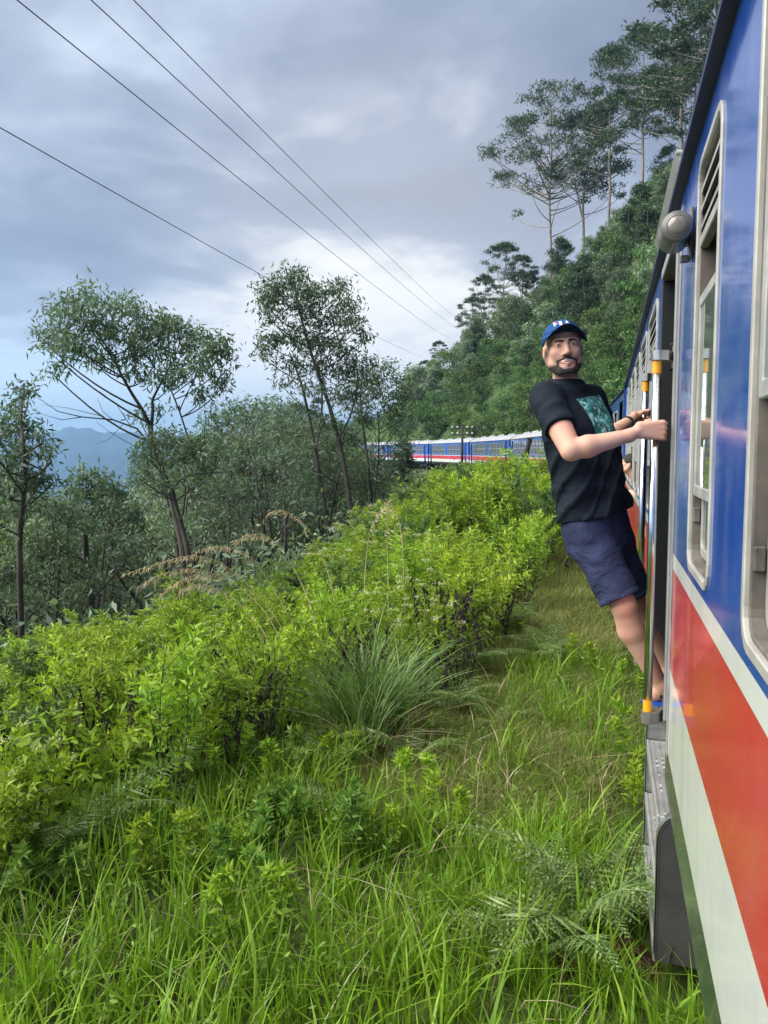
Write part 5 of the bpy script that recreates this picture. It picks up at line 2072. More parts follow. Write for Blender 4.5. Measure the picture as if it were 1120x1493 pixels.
END_D = 150.0
for (ua, va, da, ub, vb, lab) in [(25, 0, 17.0, 656, 494, 'overhead wire, left of the three that cross the sky close together'),
                                  (133, 0, 17.5, 668, 480, 'overhead wire, middle of the three that cross the sky close together'),
                                  (195, 0, 18.0, 678, 474, 'overhead wire, right of the three that cross the sky close together'),
                                  (0, 186, 22.0, 615, 520, 'lowest overhead wire, passing behind the tall gum tree')]:
    A, B = atD(ua, va, da), atD(ub, vb, END_D)
    A = A + np.array([0, 0, 0.9 * 4 * 0.2593 * 0.7407])    # so that the sagging wire passes where it is seen
    A2 = A + (A - B) * 0.35
    wire('overhead_wire', A2, B, 0.016, 0.9, lab, 'overhead wires')


def telegraph_pole():
    D = 82.0
    P = atD(674, 658, D)
    gz = ground_z(P[0], P[1])
    top = (658 - 620) / F_PX * D
    e = empty('telegraph_pole', (float(P[0]), float(P[1]), gz), 'thin dark telegraph pole with two crossarms in front of the distant carriages', 'telegraph pole')
    H = top - gz
    MB().tube([(0, 0, -0.3), (0, 0, H)], [0.16, 0.11], 10).obj('pole', M['pole'], e, smooth=True)
    for dz, w in ((0.35, 1.15), (1.0, 1.15)):
        a = MB().box(-w, w, -0.06, 0.06, H - dz - 0.06, H - dz + 0.06, 0.01).obj('crossarm', M['pole'], e)
        for x in (-w * 0.92, -w * 0.45, w * 0.45, w * 0.92):
            MB().tube([(x, 0, H - dz + 0.05), (x, 0, H - dz + 0.14), (x, 0, H - dz + 0.28)], [0.05, 0.10, 0.05], 8).obj('insulator', M['insulator'], a)
    base = np.array([P[0], P[1], gz])
    for i, (x, dz, vb) in enumerate(((1.05, 0.12, 575), (0.5, 0.12, 583), (1.05, 0.75, 592), (-1.05, 0.12, 568))):
        B = atD(790, vb, 52)
        wire('telegraph_wire', base + np.array([x, 0, H - dz]), B, 0.012, 0.5, 'telegraph wire running from the thin pole towards the man, number %s from the top' % ('second third fourth first'.split()[i]), 'telegraph wires')
    # the other end of these wires: a pole that the man hides
    Q = atD(792, 600, 52)
    qz = ground_z(Q[0], Q[1])


telegraph_pole()
P0, P1 = atD(764, 676, 34), atD(773, 640, 34)
gz = ground_z(P0[0], P0[1])
e = empty('leaning_post', (float(P0[0]), float(P0[1]), gz), 'short dark leaning post in the bushes beside the man', 'post')
MB().tube([(-(P1[0] - P0[0]) * 0.9, 0, -0.2), (0, 0, P0[2] - gz), (P1[0] - P0[0], 0, P1[2] - gz)], [0.11, 0.11, 0.10], 8).obj('shaft', M['pole'], e)
MB().box(P1[0] - P0[0] - 0.13, P1[0] - P0[0] + 0.13, -0.12, 0.12, P1[2] - gz, P1[2] - gz + 0.05, 0.01).obj('cap_plate', M['pole'], e)
# ------------------------------------------------------------------ bodies from distance fields
def rc(P, a, b, ra, rb):
    """Round cone (tapered limb) from a to b."""
    a, b = np.asarray(a, np.float32), np.asarray(b, np.float32)
    ab = b - a
    t = np.clip(((P - a) @ ab) / (ab @ ab), 0, 1)
    return np.linalg.norm(P - a - t[:, None] * ab, axis=1) - (ra + (rb - ra) * t)


def ell(P, c, r):
    q = (P - np.asarray(c, np.float32)) / np.asarray(r, np.float32)
    k0 = np.linalg.norm(q, axis=1)
    k1 = np.linalg.norm(q / np.asarray(r, np.float32), axis=1)
    return k0 * (k0 - 1) / np.maximum(k1, 1e-6)


def smin(a, b, k):
    h = np.clip(0.5 + 0.5 * (b - a) / k, 0, 1)
    return b + (a - b) * h - k * h * (1 - h)


def smax(a, b, k):
    return -smin(-a, -b, k)


def surface(fn, lo, hi, h):
    """Naive surface net of fn < 0 inside the box; a coarse pass finds where the fine one is needed."""
    lo, hi = np.asarray(lo, float), np.asarray(hi, float)
    n = np.ceil((hi - lo) / (4 * h)).astype(int)
    ax = [lo[i] + (np.arange(n[i]) + 0.5) * 4 * h for i in range(3)]
    G = np.stack(np.meshgrid(*ax, indexing='ij'), -1).reshape(-1, 3).astype(np.float32)
    Dc = fn(G).reshape(n)
    D = np.where(Dc < 0, -1.0, 1.0).astype(np.float32)
    near = np.abs(Dc) < 4 * h * 1.6
    D = D.repeat(4, 0).repeat(4, 1).repeat(4, 2)
    idx = np.argwhere(near.repeat(4, 0).repeat(4, 1).repeat(4, 2))
    val = np.empty(len(idx), np.float32)
    for s in range(0, len(idx), 400000):
        val[s:s + 400000] = fn((lo + (idx[s:s + 400000] + 0.5) * h).astype(np.float32))
    D[idx[:, 0], idx[:, 1], idx[:, 2]] = val
    S = D < 0
    c = S[:-1, :-1, :-1].astype(np.int8)
    tot = np.zeros(c.shape, np.int8)
    for i in (0, 1):
        for j in (0, 1):
            for k in (0, 1):
                tot += S[i:i + c.shape[0], j:j + c.shape[1], k:k + c.shape[2]]
    act = np.argwhere((tot > 0) & (tot < 8))
    num = np.full(c.shape, -1, np.int32)
    num[act[:, 0], act[:, 1], act[:, 2]] = np.arange(len(act))
    pos, cnt = np.zeros((len(act), 3)), np.zeros(len(act))
    corners = [(i, j, k) for i in (0, 1) for j in (0, 1) for k in (0, 1)]
    for a in corners:
        for axis in range(3):
            if a[axis]:
                continue
            b = list(a)
            b[axis] = 1
            da = D[act[:, 0] + a[0], act[:, 1] + a[1], act[:, 2] + a[2]]
            db = D[act[:, 0] + b[0], act[:, 1] + b[1], act[:, 2] + b[2]]
            m = (da < 0) != (db < 0)
            t = np.where(m, da / np.where(m, da - db, 1), 0)
            p = np.array(a, float)[None, :].repeat(len(act), 0)
            p[:, axis] += t
            pos[m] += p[m]
            cnt += m
    V = lo + (act + pos / cnt[:, None] + 0.5) * h
    F = []
    for axis in range(3):
        o1, o2 = [(1, 2), (2, 0), (0, 1)][axis]
        sl0, sl1 = [slice(None)] * 3, [slice(None)] * 3
        sl0[axis], sl1[axis] = slice(0, -1), slice(1, None)
        A, B = S[tuple(sl0)], S[tuple(sl1)]
        e = np.argwhere(A != B)
        e = e[(e[:, o1] > 0) & (e[:, o2] > 0) & (e[:, o1] < c.shape[o1]) & (e[:, o2] < c.shape[o2])]
        inside = A[e[:, 0], e[:, 1], e[:, 2]]
        q = []
        for d1, d2 in ((0, 0), (1, 0), (1, 1), (0, 1)):
            f = e.copy()
            f[:, o1] -= d1
            f[:, o2] -= d2
            q.append(num[f[:, 0], f[:, 1], f[:, 2]])
        Q = np.stack(q, 1)
        Q[~inside] = Q[~inside][:, ::-1]
        F.append(Q[(Q >= 0).all(1)])
    return V, np.concatenate(F)


def relax(V, F, it=1, k=0.5):
    e = np.concatenate([F[:, [0, 1]], F[:, [1, 2]], F[:, [2, 3]], F[:, [3, 0]]])
    for _ in range(it):
        s, n = np.zeros_like(V), np.zeros(len(V))
        np.add.at(s, e[:, 0], V[e[:, 1]])
        np.add.at(s, e[:, 1], V[e[:, 0]])
        np.add.at(n, e[:, 0], 1)
        np.add.at(n, e[:, 1], 1)
        V = V + k * (s / np.maximum(n, 1)[:, None] - V)
    return V


def skin_mat(name, col):
    m, t = material(name)
    tc = t.n('ShaderNodeTexCoord')
    n1 = t.noise(tc.outputs['Object'], 7.0, 4.0, 0.55)
    n2 = t.noise(tc.outputs['Object'], 160.0, 3.0, 0.6)
    lo = (col[0] * 0.93, col[1] * 0.78, col[2] * 0.74)
    c = t.ramp(n1, [(0.32, lo), (0.66, col)])
    c = t.mix(t.maprange(n2, 0.45, 0.75, 0, 0.18), c, (col[0] * 0.75, col[1] * 0.55, col[2] * 0.5))
    sa = t.n('ShaderNodeAttribute', attribute_name='stubble')
    n3 = t.noise(tc.outputs['Object'], 900.0, 2.0, 0.5)
    c = t.mix(t.math('MULTIPLY', sa.outputs['Fac'], t.maprange(n3, 0.3, 0.7, 0.60, 0.95)), c, (0.085, 0.062, 0.055))
    b = t.n('ShaderNodeBsdfPrincipled')
    t.link(c, b.inputs['Base Color'])
    pset(b, Roughness=0.6)
    b.inputs['Subsurface Weight'].default_value = 0.12
    b.inputs['Subsurface Radius'].default_value = (0.012, 0.005, 0.003)
    b.inputs['Specular IOR Level'].default_value = 0.35
    bp = t.n('ShaderNodeBump')
    bp.inputs['Strength'].default_value = 0.12
    bp.inputs['Distance'].default_value = 0.002
    t.link(n2, bp.inputs['Height'])
    t.link(bp.outputs[0], b.inputs['Normal'])
    o = t.n('ShaderNodeOutputMaterial')
    t.link(b.outputs[0], o.inputs[0])
    return m


def cloth_mat(name, col, fold=6.0, var=0.12, rough=0.85):
    m, t = material(name)
    tc = t.n('ShaderNodeTexCoord')
    mp = t.n('ShaderNodeMapping')
    mp.inputs['Scale'].default_value = (1.0, 1.0, 1.7)
    mp.inputs['Rotation'].default_value = (0.3, 0.5, 0.2)
    t.link(tc.outputs['Object'], mp.inputs[0])
    n1 = t.noise(mp.outputs[0], fold, 3.0, 0.5, 0.8)
    n2 = t.noise(tc.outputs['Object'], 420.0, 2.0, 0.5)
    c = t.ramp(n1, [(0.3, tuple(x * (1 - var) for x in col)), (0.7, tuple(x * (1 + var) for x in col))])
    b = t.n('ShaderNodeBsdfPrincipled')
    t.link(c, b.inputs['Base Color'])
    pset(b, Roughness=rough)
    b.inputs['Specular IOR Level'].default_value = 0.2
    bp = t.n('ShaderNodeBump')
    bp.inputs['Strength'].default_value = 0.8
    bp.inputs['Distance'].default_value = 0.03
    t.link(n1, bp.inputs['Height'])
    b2 = t.n('ShaderNodeBump')
    b2.inputs['Strength'].default_value = 0.2
    b2.inputs['Distance'].default_value = 0.001
    t.link(n2, b2.inputs['Height'])
    t.link(bp.outputs[0], b2.inputs['Normal'])
    t.link(b2.outputs[0], b.inputs['Normal'])
    o = t.n('ShaderNodeOutputMaterial')
    t.link(b.outputs[0], o.inputs[0])
    return m


M['skin'] = skin_mat('skin', (0.62, 0.37, 0.275))
M['hair'] = simple_mat('dark_hair', (0.018, 0.013, 0.011), 0.6, var=0.5, scale=120.0, bump=0.6)
M['tee'] = cloth_mat('black_tshirt', (0.008, 0.013, 0.022), 5.0)
M['shorts'] = cloth_mat('navy_shorts', (0.026, 0.034, 0.078), 7.0, 0.15)
M['cap'] = cloth_mat('blue_cap', (0.014, 0.062, 0.185), 12.0, 0.1)
M['brim_under'] = cloth_mat('cap_brim_dark', (0.010, 0.022, 0.045), 12.0, 0.1)
M['eye_white'] = simple_mat('eye_white', (0.70, 0.66, 0.62), 0.25, var=0.03)
M['iris'] = simple_mat('iris', (0.03, 0.018, 0.010), 0.15)
M['teeth'] = simple_mat('teeth', (0.72, 0.68, 0.60), 0.3, var=0.04)
M['lip'] = skin_mat('lips', (0.43, 0.19, 0.165))
M['white_print'] = simple_mat('white_embroidery', (0.75, 0.75, 0.75), 0.8, var=0.05)
M['red_print'] = simple_mat('red_embroidery', (0.52, 0.06, 0.10), 0.8, var=0.05)
M['sandal'] = simple_mat('blue_sandal', (0.015, 0.07, 0.40), 0.5)


def print_mat():
    m, t = material('teal_print')
    tc = t.n('ShaderNodeTexCoord')
    n1 = t.noise(tc.outputs['Object'], 24.0, 5.0, 0.65, 1.5)
    n2 = t.noise(tc.outputs['Object'], 60.0, 3.0, 0.6, 0.5)
    c = t.ramp(n1, [(0.38, (0.010, 0.045, 0.050)), (0.48, (0.020, 0.17, 0.165)), (0.56, (0.06, 0.33, 0.30)), (0.64, (0.45, 0.62, 0.58))])
    c = t.mix(t.maprange(n2, 0.58, 0.66), c, (0.55, 0.66, 0.64))
    b = t.n('ShaderNodeBsdfPrincipled')
    t.link(c, b.inputs['Base Color'])
    pset(b, Roughness=0.8)
    o = t.n('ShaderNodeOutputMaterial')
    t.link(b.outputs[0], o.inputs[0])
    return m


M['print'] = print_mat()


def head_field(P, wide=1.0):
    """Head in its own axes: y towards the face, z up, origin between the ears."""
    Q = P.copy()
    Q[:, 0] = np.abs(Q[:, 0])
    d = ell(P, (0, -0.016, 0.040), (0.076 * wide, 0.096, 0.086))
    d = smin(d, ell(P, (0, 0.022, -0.028), (0.066 * wide, 0.070, 0.086)), 0.03)
    d = smin(d, rc(Q, (0.059, 0.004, -0.050), (0.024, 0.064, -0.098), 0.022, 0.021), 0.025)       # jaw
    d = smin(d, ell(P, (0, 0.072, -0.098), (0.027, 0.022, 0.021)), 0.02)                          # chin
    d = smin(d, ell(Q, (0.042, 0.060, -0.016), (0.019, 0.020, 0.018)), 0.02)                      # cheek
    d = smin(d, rc(Q, (0.008, 0.090, 0.030), (0.045, 0.072, 0.030), 0.010, 0.011), 0.015)         # brow
    d = smax(d, -ell(Q, (0.031, 0.100, 0.011), (0.019, 0.014, 0.011)), 0.010)                     # eye hollow
    d = smin(d, ell(Q, (0.031, 0.079, 0.010), (0.015, 0.0125, 0.0115)), 0.004)                    # lids
    d = smin(d, rc(P, (0, 0.088, 0.018), (0, 0.110, -0.028), 0.0085, 0.0125), 0.010)              # nose
    d = smin(d, ell(Q, (0.013, 0.098, -0.032), (0.009, 0.011, 0.008)), 0.006)
    d = smin(d, rc(Q, (0, 0.096, -0.0535), (0.032, 0.076, -0.0480), 0.0050, 0.0035), 0.006)          # upper lip
    d = smin(d, rc(Q, (0, 0.094, -0.0760), (0.028, 0.078, -0.060), 0.0074, 0.004), 0.006)          # lower lip
    d = smax(d, -rc(Q, (0, 0.104, -0.0645), (0.030, 0.083, -0.0535), 0.0076, 0.0028), 0.003)      # open smile
    ear = ell(Q, (0.079, -0.004, -0.004), (0.010, 0.020, 0.032))
    ear = smax(ear, -ell(Q, (0.090, 0.002, 0.0), (0.006, 0.011, 0.018)), 0.006)
    d = smin(d, ear, 0.006)
    return d


def grip_parts(cx, cy, z, e1, e2, wrist, mirror=1):
    """A fist closed round an upright rail at (cx, cy): e1 points from the wrist to the knuckles, e2 from the palm to the rail."""
    e1, e2 = np.append(e1, 0.0), np.append(e2, 0.0)
    c = np.array([cx, cy, z])
    at = lambda a, b, h: c + e1 * a + e2 * b + np.array([0, 0, h])
    pol = lambda ang, r_, h: at(r_ * math.cos(R(ang)), r_ * math.sin(R(ang)), h)
    out = []
    hs = [0.032, 0.011, -0.010, -0.030]
    rr = [0.0100, 0.0104, 0.0100, 0.0088]
    ln = [0.96, 1.0, 0.97, 0.86]
    w = at(-0.070, -0.030, 0.002)
    for h, r_, l in zip(hs, rr, ln):
        mcp = at(0.024 * l, -0.036, h)
        out.append((w + np.array([0, 0, h * 0.55]), mcp, 0.0195, r_ * 1.32))
        pip = pol(2, 0.0425 * (0.94 + 0.06 * l), h * 1.02 - 0.003)
        dip = pol(74, 0.0300, h * 0.98 - 0.004)
        tip = pol(132 - (1 - l) * 60, 0.0275, h * 0.96 - 0.004)
        out += [(mcp, pip, r_ * 1.15, r_ * 1.02), (pip, dip, r_ * 1.0, r_ * 0.9), (dip, tip, r_ * 0.9, r_ * 0.72)]
    out.append((at(-0.055, -0.022, 0.010), at(-0.034, 0.000, 0.036), 0.018, 0.0135))
    out.append((at(-0.034, 0.000, 0.036), at(-0.017, 0.027, 0.043), 0.0128, 0.0105))
    out.append((at(-0.017, 0.027, 0.043), at(0.010, 0.031, 0.044), 0.0105, 0.0080))
    out.append((np.asarray(wrist), w, 0.0270, 0.0235))
    return out, w


def build_man():
    # ---- joints
    floor_z = -1.146
    face = np.array([0.83, -0.56, 0.0])
    face /= np.linalg.norm(face)
    left = np.array([-face[1], face[0], 0.0])
    pel = atY(866, 750, 3.70)
    nek = atY(824, 554, 3.67)
    shc = atY(830, 585, 3.68)
    shR, shL = shc - left * 0.168 + np.array([0, 0, 0.004]), shc + left * 0.168 + np.array([0, 0, 0.010])
    elR, elL = atY(833, 657, 3.345), atY(884, 640, 4.10)
    poleR, poleL = (WALL - 0.080, RAIL_A), (WALL - 0.080, RAIL_B)
    zR, zL = float(atY(950, 628, 3.42)[2]), float(atY(938, 611, 4.42)[2])
    wrR = np.array([0.0, 0, 0]) + atY(918, 635, 3.392)
    e1R, e2R = np.array([0.985, 0.17]), np.array([-0.17, 0.985])
    e1L = np.array([0.42, 0.907])
    e2L = np.array([0.907, -0.42])
    handR, wR = grip_parts(*poleR, zR, e1R, e2R, wrR)
    wrL = np.array([poleL[0], poleL[1], zL]) - np.append(e1L, 0) * 0.105 - np.append(e2L, 0) * 0.036 + np.array([0, 0, -0.01])
    handL, wL = grip_parts(*poleL, zL, e1L, e2L, wrL)
    hipR, hipL = pel - left * 0.088 + np.array([0.0, 0, -0.03]), pel + left * 0.088 + np.array([0, 0, -0.03])
    knR, knL = atY(909, 882, 3.55), atY(923, 874, 3.86)
    anR, anL = atY(963, 996, 3.64), atY(975, 978, 3.98)
    anR[2], anL[2] = floor_z + 0.085, floor_z + 0.085
    spine = unit(shc - pel)
    Lsp = float(np.linalg.norm(shc - pel))
    hc = atY(821, 511, 3.655)                       # head centre
    hy = np.array([0.20, -0.965, 0.055])
    hy /= np.linalg.norm(hy)
    up0 = np.array([-0.10, 0.0, 1.0])
    hx = np.cross(hy, up0)
    hx /= np.linalg.norm(hx)
    hz = np.cross(hx, hy)
    HM = np.stack([hx, hy, hz])                        # world -> head axes
    HS = 1.045
    tohead = lambda P: (((P - hc.astype(np.float32)) @ HM.T.astype(np.float32)) / HS).astype(np.float32)
    fromhead = lambda q: hc + (np.asarray(q) * HS) @ HM

    # ---- the figure
    e_f = face - spine * float(face @ spine)
    e_f /= np.linalg.norm(e_f)
    e_l = np.cross(spine, e_f)

    def torso(P, grow=0.0, loose=0.0):
        q = P - pel.astype(np.float32)
        t = q @ spine / Lsp
        xl, yf = q @ e_l, q @ e_f
        yf = yf - 0.02 * np.sin(np.clip(t, -0.2, 1.1) * 3.1)          # a little belly and chest curve
        w = np.interp(t, [-0.35, -0.05, 0.18, 0.45, 0.75, 0.92, 1.05, 1.2], [0.160, 0.164, 0.155, 0.163, 0.184, 0.176, 0.130, 0.070]) + grow + loose * np.interp(t, [-0.3, 0.2, 0.8], [1, 0.8, 0.2])
        dd = np.interp(t, [-0.35, -0.05, 0.18, 0.45, 0.75, 0.92, 1.05, 1.2], [0.125, 0.128, 0.122, 0.128, 0.126, 0.100, 0.072, 0.060]) + grow + loose * np.interp(t, [-0.3, 0.2, 0.8], [1, 0.8, 0.1])
        rad = np.sqrt((xl / w) ** 2 + (yf / dd) ** 2)
        return ((rad - 1) * np.minimum(w, dd) * 0.85).astype(np.float32), t

    def legs(P, grow=0.0):
        d = None
        for hp, kn, an in ((hipR, knR, anR), (hipL, knL, anL)):
            cm = kn + (an - kn) * 0.32 - np.array([0.018, -0.006, 0])
            x = rc(P, hp, kn, 0.078 + grow, 0.057 + grow)
            x = smin(x, rc(P, kn, cm, 0.054 + grow, 0.058 + grow), 0.02)
            x = smin(x, rc(P, cm, an, 0.056 + grow, 0.034 + grow), 0.02)
            d = x if d is None else smin(d, x, 0.015)
        return d

    def feet(P):
        d = None
        for an, tw in ((anR, 0.10), (anL, -0.05)):
            fd = np.array([math.cos(tw), math.sin(tw), 0])
            heel = np.array([an[0] - 0.022 * fd[0], an[1] - 0.022 * fd[1], floor_z + 0.046])
            ball = an + fd * 0.125
            ball[2] = floor_z + 0.036
            x = rc(P, heel, an, 0.031, 0.036)
            x = smin(x, rc(P, an + fd * 0.015, ball, 0.037, 0.024), 0.02)
            x = smin(x, rc(P, heel, ball, 0.030, 0.022), 0.02)
            sd = np.array([-fd[1], fd[0], 0])
            for i in range(5):
                b0 = ball + sd * (0.034 - 0.017 * i) * (1 if tw > 0 else -1) + fd * (-0.02)
                tp = b0 + fd * (0.085 - 0.010 * i)
                tp[2] = floor_z + 0.026
                x = smin(x, rc(P, b0, tp, 0.015, 0.0115 - 0.0008 * i + (0.003 if i == 0 else 0)), 0.006)
            d = x if d is None else np.minimum(d, x)
        return d

    def arms(P):
        d = None
        for sh, el, wr in ((shR, elR, wrR), (shL, elL, wrL)):
            m = el + (wr - el) * 0.28
            x = rc(P, sh, el, 0.060, 0.041)
            x = smin(x, rc(P, sh + (el - sh) * 0.55, el, 0.051, 0.040), 0.02)
            x = smin(x, rc(P, el, m, 0.038, 0.0455), 0.015)
            x = smin(x, rc(P, m, wr, 0.0450, 0.0275), 0.02)
            x = smin(x, rc(P, el, el - unit(np.asarray(wr) - el) * 0.012 + np.array([0, 0, -0.006]), 0.030, 0.024), 0.012)
            d = x if d is None else np.minimum(d, x)
        return d

    def hands(P):
        d = None
        for lst in (handR, handL):
            x = None
            for i, (a, b, ra, rb) in enumerate(lst):
                y = rc(P, a, b, ra, rb)
                x = y if x is None else smin(x, y, 0.0032 if i % 4 else 0.009)
            d = x if d is None else np.minimum(d, x)
        return d

    nk0, nk1 = nek - spine * 0.03 - np.array([0, 0, 0.0]), hc + np.array([0.005, 0.02, -0.06])

    def body(P):
        t_, _ = torso(P, -0.012)
        q = (P - pel.astype(np.float32)) @ spine / Lsp
        t_ = np.maximum(t_, np.maximum(q - 1.10, -0.10 - q) * Lsp)
        d = smin(t_, rc(P, nk0, nk1, 0.060, 0.054), 0.03)
        d = smin(d, arms(P), 0.03)
        d = smin(d, legs(P), 0.03)
        d = smin(d, hands(P), 0.012)
        d = smin(d, feet(P), 0.012)
        return smin(d, head_field(tohead(P)) * HS, 0.018)

    allp = np.array([shR, shL, elR, elL, wrR, wrL, hc, anR, anL, pel, [poleL[0], poleL[1], zL], [poleR[0], poleR[1], zR]])
    lo, hi = allp.min(0) - 0.17, allp.max(0) + np.array([0.16, 0.17, 0.19])
    hi[0] = max(hi[0], anR[0] + 0.26)
    lo[2] = floor_z - 0.01
    man = empty('person', (float(anR[0]), float(anR[1]), floor_z), 'man in blue cap, black t-shirt and navy shorts leaning out of the carriage door', 'person')
    org = np.array(man.location)

    def part(name, V, F, mat, parent=man, smooth=True, attrs=None):
        return mobj(name, np_mesh(name, V - org, F, attrs, smooth), M[mat], parent)

    V, F = surface(body, lo, hi, 0.0046)
    V = relax(V, F, 1, 0.35)
    bd = part('body', V, F, 'skin')

    # ---- T-shirt
    def tee(P):
        d, t = torso(P, 0.008, 0.020)
        q = P - pel.astype(np.float32)
        ang = np.arctan2(q @ e_f, q @ e_l)
        fold = 0.0065 * np.sin(ang * 5 + t * 9 + 1.5 * np.sin(t * 7)) * np.interp(t, [-0.2, 0.15, 0.6, 0.9], [1.1, 1.3, 0.8, 0.2])
        fold = fold + 0.004 * np.sin(t * 31 + 3 * np.sin(ang * 2)) * np.interp(t, [-0.1, 0.1, 0.5, 0.7], [0.3, 1.0, 0.8, 0.1])
        d = d + fold.astype(np.float32)
        for hp, kn in ((hipR, knR), (hipL, knL)):
            ax = unit(kn - hp)
            d = smin(d, rc(P, hp + ax * 0.0 + spine * 0.05, hp + ax * 0.02, 0.092, 0.092), 0.04)
        # creases that run from the armpit across the belly and from the belly to the back
        cr = np.abs(np.sin((t * 1.6 + ang * 0.55) * 9.0 + 0.8 * np.sin(ang * 3)))
        d = d - (0.0075 * np.exp(-((1 - cr) * 9) ** 2) * np.interp(t, [-0.1, 0.1, 0.55, 0.8], [0.7, 1.0, 0.7, 0.0])).astype(np.float32)
        hem = -0.005 + 0.012 * np.sin(ang * 2 + 1)
        d = np.maximum(d, (hem - t) * Lsp)
        for sh, el in ((shR, elR), (shL, elL)):
            ax = unit(el - sh)
            sl = rc(P, sh - ax * 0.01, sh + (el - sh) * 0.75, 0.073, 0.070)
            a = (P - sh.astype(np.float32)) @ ax
            sl = sl + 0.003 * np.sin(a * 70 + (P @ e_f) * 25) * np.clip(a / 0.1, 0, 1)
            sl = np.maximum(sl, a - np.linalg.norm(el - sh) * 0.60)
            d = smin(d, sl, 0.035)
        d = smin(d, rc(P, shR, shL, 0.056, 0.056), 0.03)
        d = smin(d, rc(P, nk0 - np.array([0, 0, 0.02]), nek + np.array([0.0, 0.0, 0.0]), 0.084, 0.064), 0.03)
        nax = unit(nk1 - nk0)
        cut = (P - (nek + e_f * 0.0).astype(np.float32)) @ (nax * 0.95 + e_f * 0.16) - 0.004
        return smax(d, cut.astype(np.float32), 0.006)

    lo2 = np.array([shR, shL, pel, elR, elL]).min(0) - 0.22
    hi2 = np.array([shR, shL, pel, elR, elL]).max(0) + 0.22
    Vt, Ft = surface(tee, lo2, hi2, 0.0055)
    Vt = relax(Vt, Ft, 1, 0.4)
    ts = part('tshirt', Vt, Ft, 'tee')
    # printed picture on the chest, a thin skin over the cloth
    nrm = np.zeros_like(Vt)
    fn = np.cross(Vt[Ft[:, 2]] - Vt[Ft[:, 0]], Vt[Ft[:, 3]] - Vt[Ft[:, 1]])
    for k in range(4):
        np.add.at(nrm, Ft[:, k], fn)
    nrm = unit(nrm)
    q = Vt - pel
    tt, xl, yf = q @ spine / Lsp, q @ e_l, q @ e_f
    inside = (np.abs(xl - 0.035) < 0.098) & (tt > 0.60) & (tt < 1.0) & (yf > 0.02)
    fm = inside[Ft].all(1)
    ids = np.unique(Ft[fm])
    mp_ = np.full(len(Vt), -1)
    mp_[ids] = np.arange(len(ids))
    part('chest_print', Vt[ids] + nrm[ids] * 0.0012, mp_[Ft[fm]], 'print', ts)

    # collar rib
    nax = unit(nk1 - nk0)
    # ---- shorts
    def shorts(P):
        d, t = torso(P, 0.004, 0.004)
        d = np.maximum(d, (t - 0.12) * Lsp)
        d = np.maximum(d, (-0.30 - t) * Lsp)
        for hp, kn, s in ((hipR, knR, 1), (hipL, knL, -1)):
            ax = unit(kn - hp)
            a = (P - hp.astype(np.float32)) @ ax
            L_ = np.linalg.norm(kn - hp)
            x = rc(P, hp + ax * 0.03, hp + ax * L_ * 1.15, 0.100, 0.090)
            side = (P - hp.astype(np.float32)) @ e_f
            x = x + (0.0032 * np.sin(a * 30 + side * 34 + s) * np.clip(a / 0.12, 0.1, 1) - 0.006 * np.exp(-((1 - np.abs(np.sin(a * 17 - side * 22 + 2 * s))) * 8) ** 2) * np.clip(1.2 - a / 0.28, 0, 1)).astype(np.float32)
            x = np.maximum(x, a - L_ * 0.93)
            d = smin(d, x, 0.03)
        return d
    lo3 = np.array([hipR, hipL, knR, knL]).min(0) - 0.22
    hi3 = np.array([hipR, hipL, knR, knL]).max(0) + np.array([0.22, 0.22, 0.25])
    Vs, Fs_ = surface(shorts, lo3, hi3, 0.006)
    Vs = relax(Vs, Fs_, 1, 0.4)
    sh_o = part('shorts', Vs, Fs_, 'shorts')
    # hem band and pocket seam of the near leg
    for hp, kn in ((hipR, knR), (hipL, knL)):
        ax = unit(kn - hp)
        L_ = np.linalg.norm(kn - hp)
        c0 = hp + ax * (L_ * 0.93 - 0.026)
        u_ = unit(np.cross(ax, [0.2, 0.9, 0.1]))
        w_ = np.cross(ax, u_)
        mb = MB(tuple(org))
        r0 = 0.100 + (0.090 - 0.100) * (0.93 / 1.15) - 0.001
        ringp = lambda k_, rr_: [tuple(c0 + ax * k_ + u_ * rr_ * math.cos(2 * math.pi * i / 40) + w_ * rr_ * math.sin(2 * math.pi * i / 40)) for i in range(40)]
        mb.loops([ringp(-0.001, r0 - 0.004), ringp(0.0, r0 + 0.0025), ringp(0.022, r0 + 0.003), ringp(0.027, r0 + 0.002), ringp(0.027, r0 - 0.02)])
        mb.obj('hem', M['shorts'], sh_o, smooth=True)

    # ---- head details
    def head_patch(name, field, mat, h=0.0030, box=((-0.11, -0.13, -0.15), (0.11, 0.14, 0.15)), parent=man):
        Vp, Fp = surface(field, box[0], box[1], h)
        Vp = relax(Vp, Fp, 1, 0.3)
        W = hc + (Vp * HS) @ HM
        return part(name, W, Fp, mat, parent)

    def beard(P, only_region=False):
        ax_ = np.abs(P[:, 0])
        d = head_field(P) - 0.0017 - 0.0006 * np.sin(P[:, 0] * 1100) * np.sin(P[:, 2] * 1000)
        edge = -0.094 + 0.75 * np.clip(ax_ - 0.018, 0, 0.030)                                          # upper edge of the beard
        low = np.maximum(P[:, 2] - edge, P[:, 2] - 0.030)
        burn = np.maximum(np.maximum(np.abs(P[:, 1] - 0.020 - 0.25 * (P[:, 2] + 0.02)) - 0.0060, 0.045 - ax_), np.abs(P[:, 2] + 0.040) - 0.048)
        mz = -0.0465 - 0.34 * np.clip(ax_ - 0.006, 0, 1)
        must = np.maximum(np.abs(P[:, 2] - mz) - 0.0050 + 0.03 * np.clip(ax_ - 0.015, 0, 1), ax_ - 0.040)
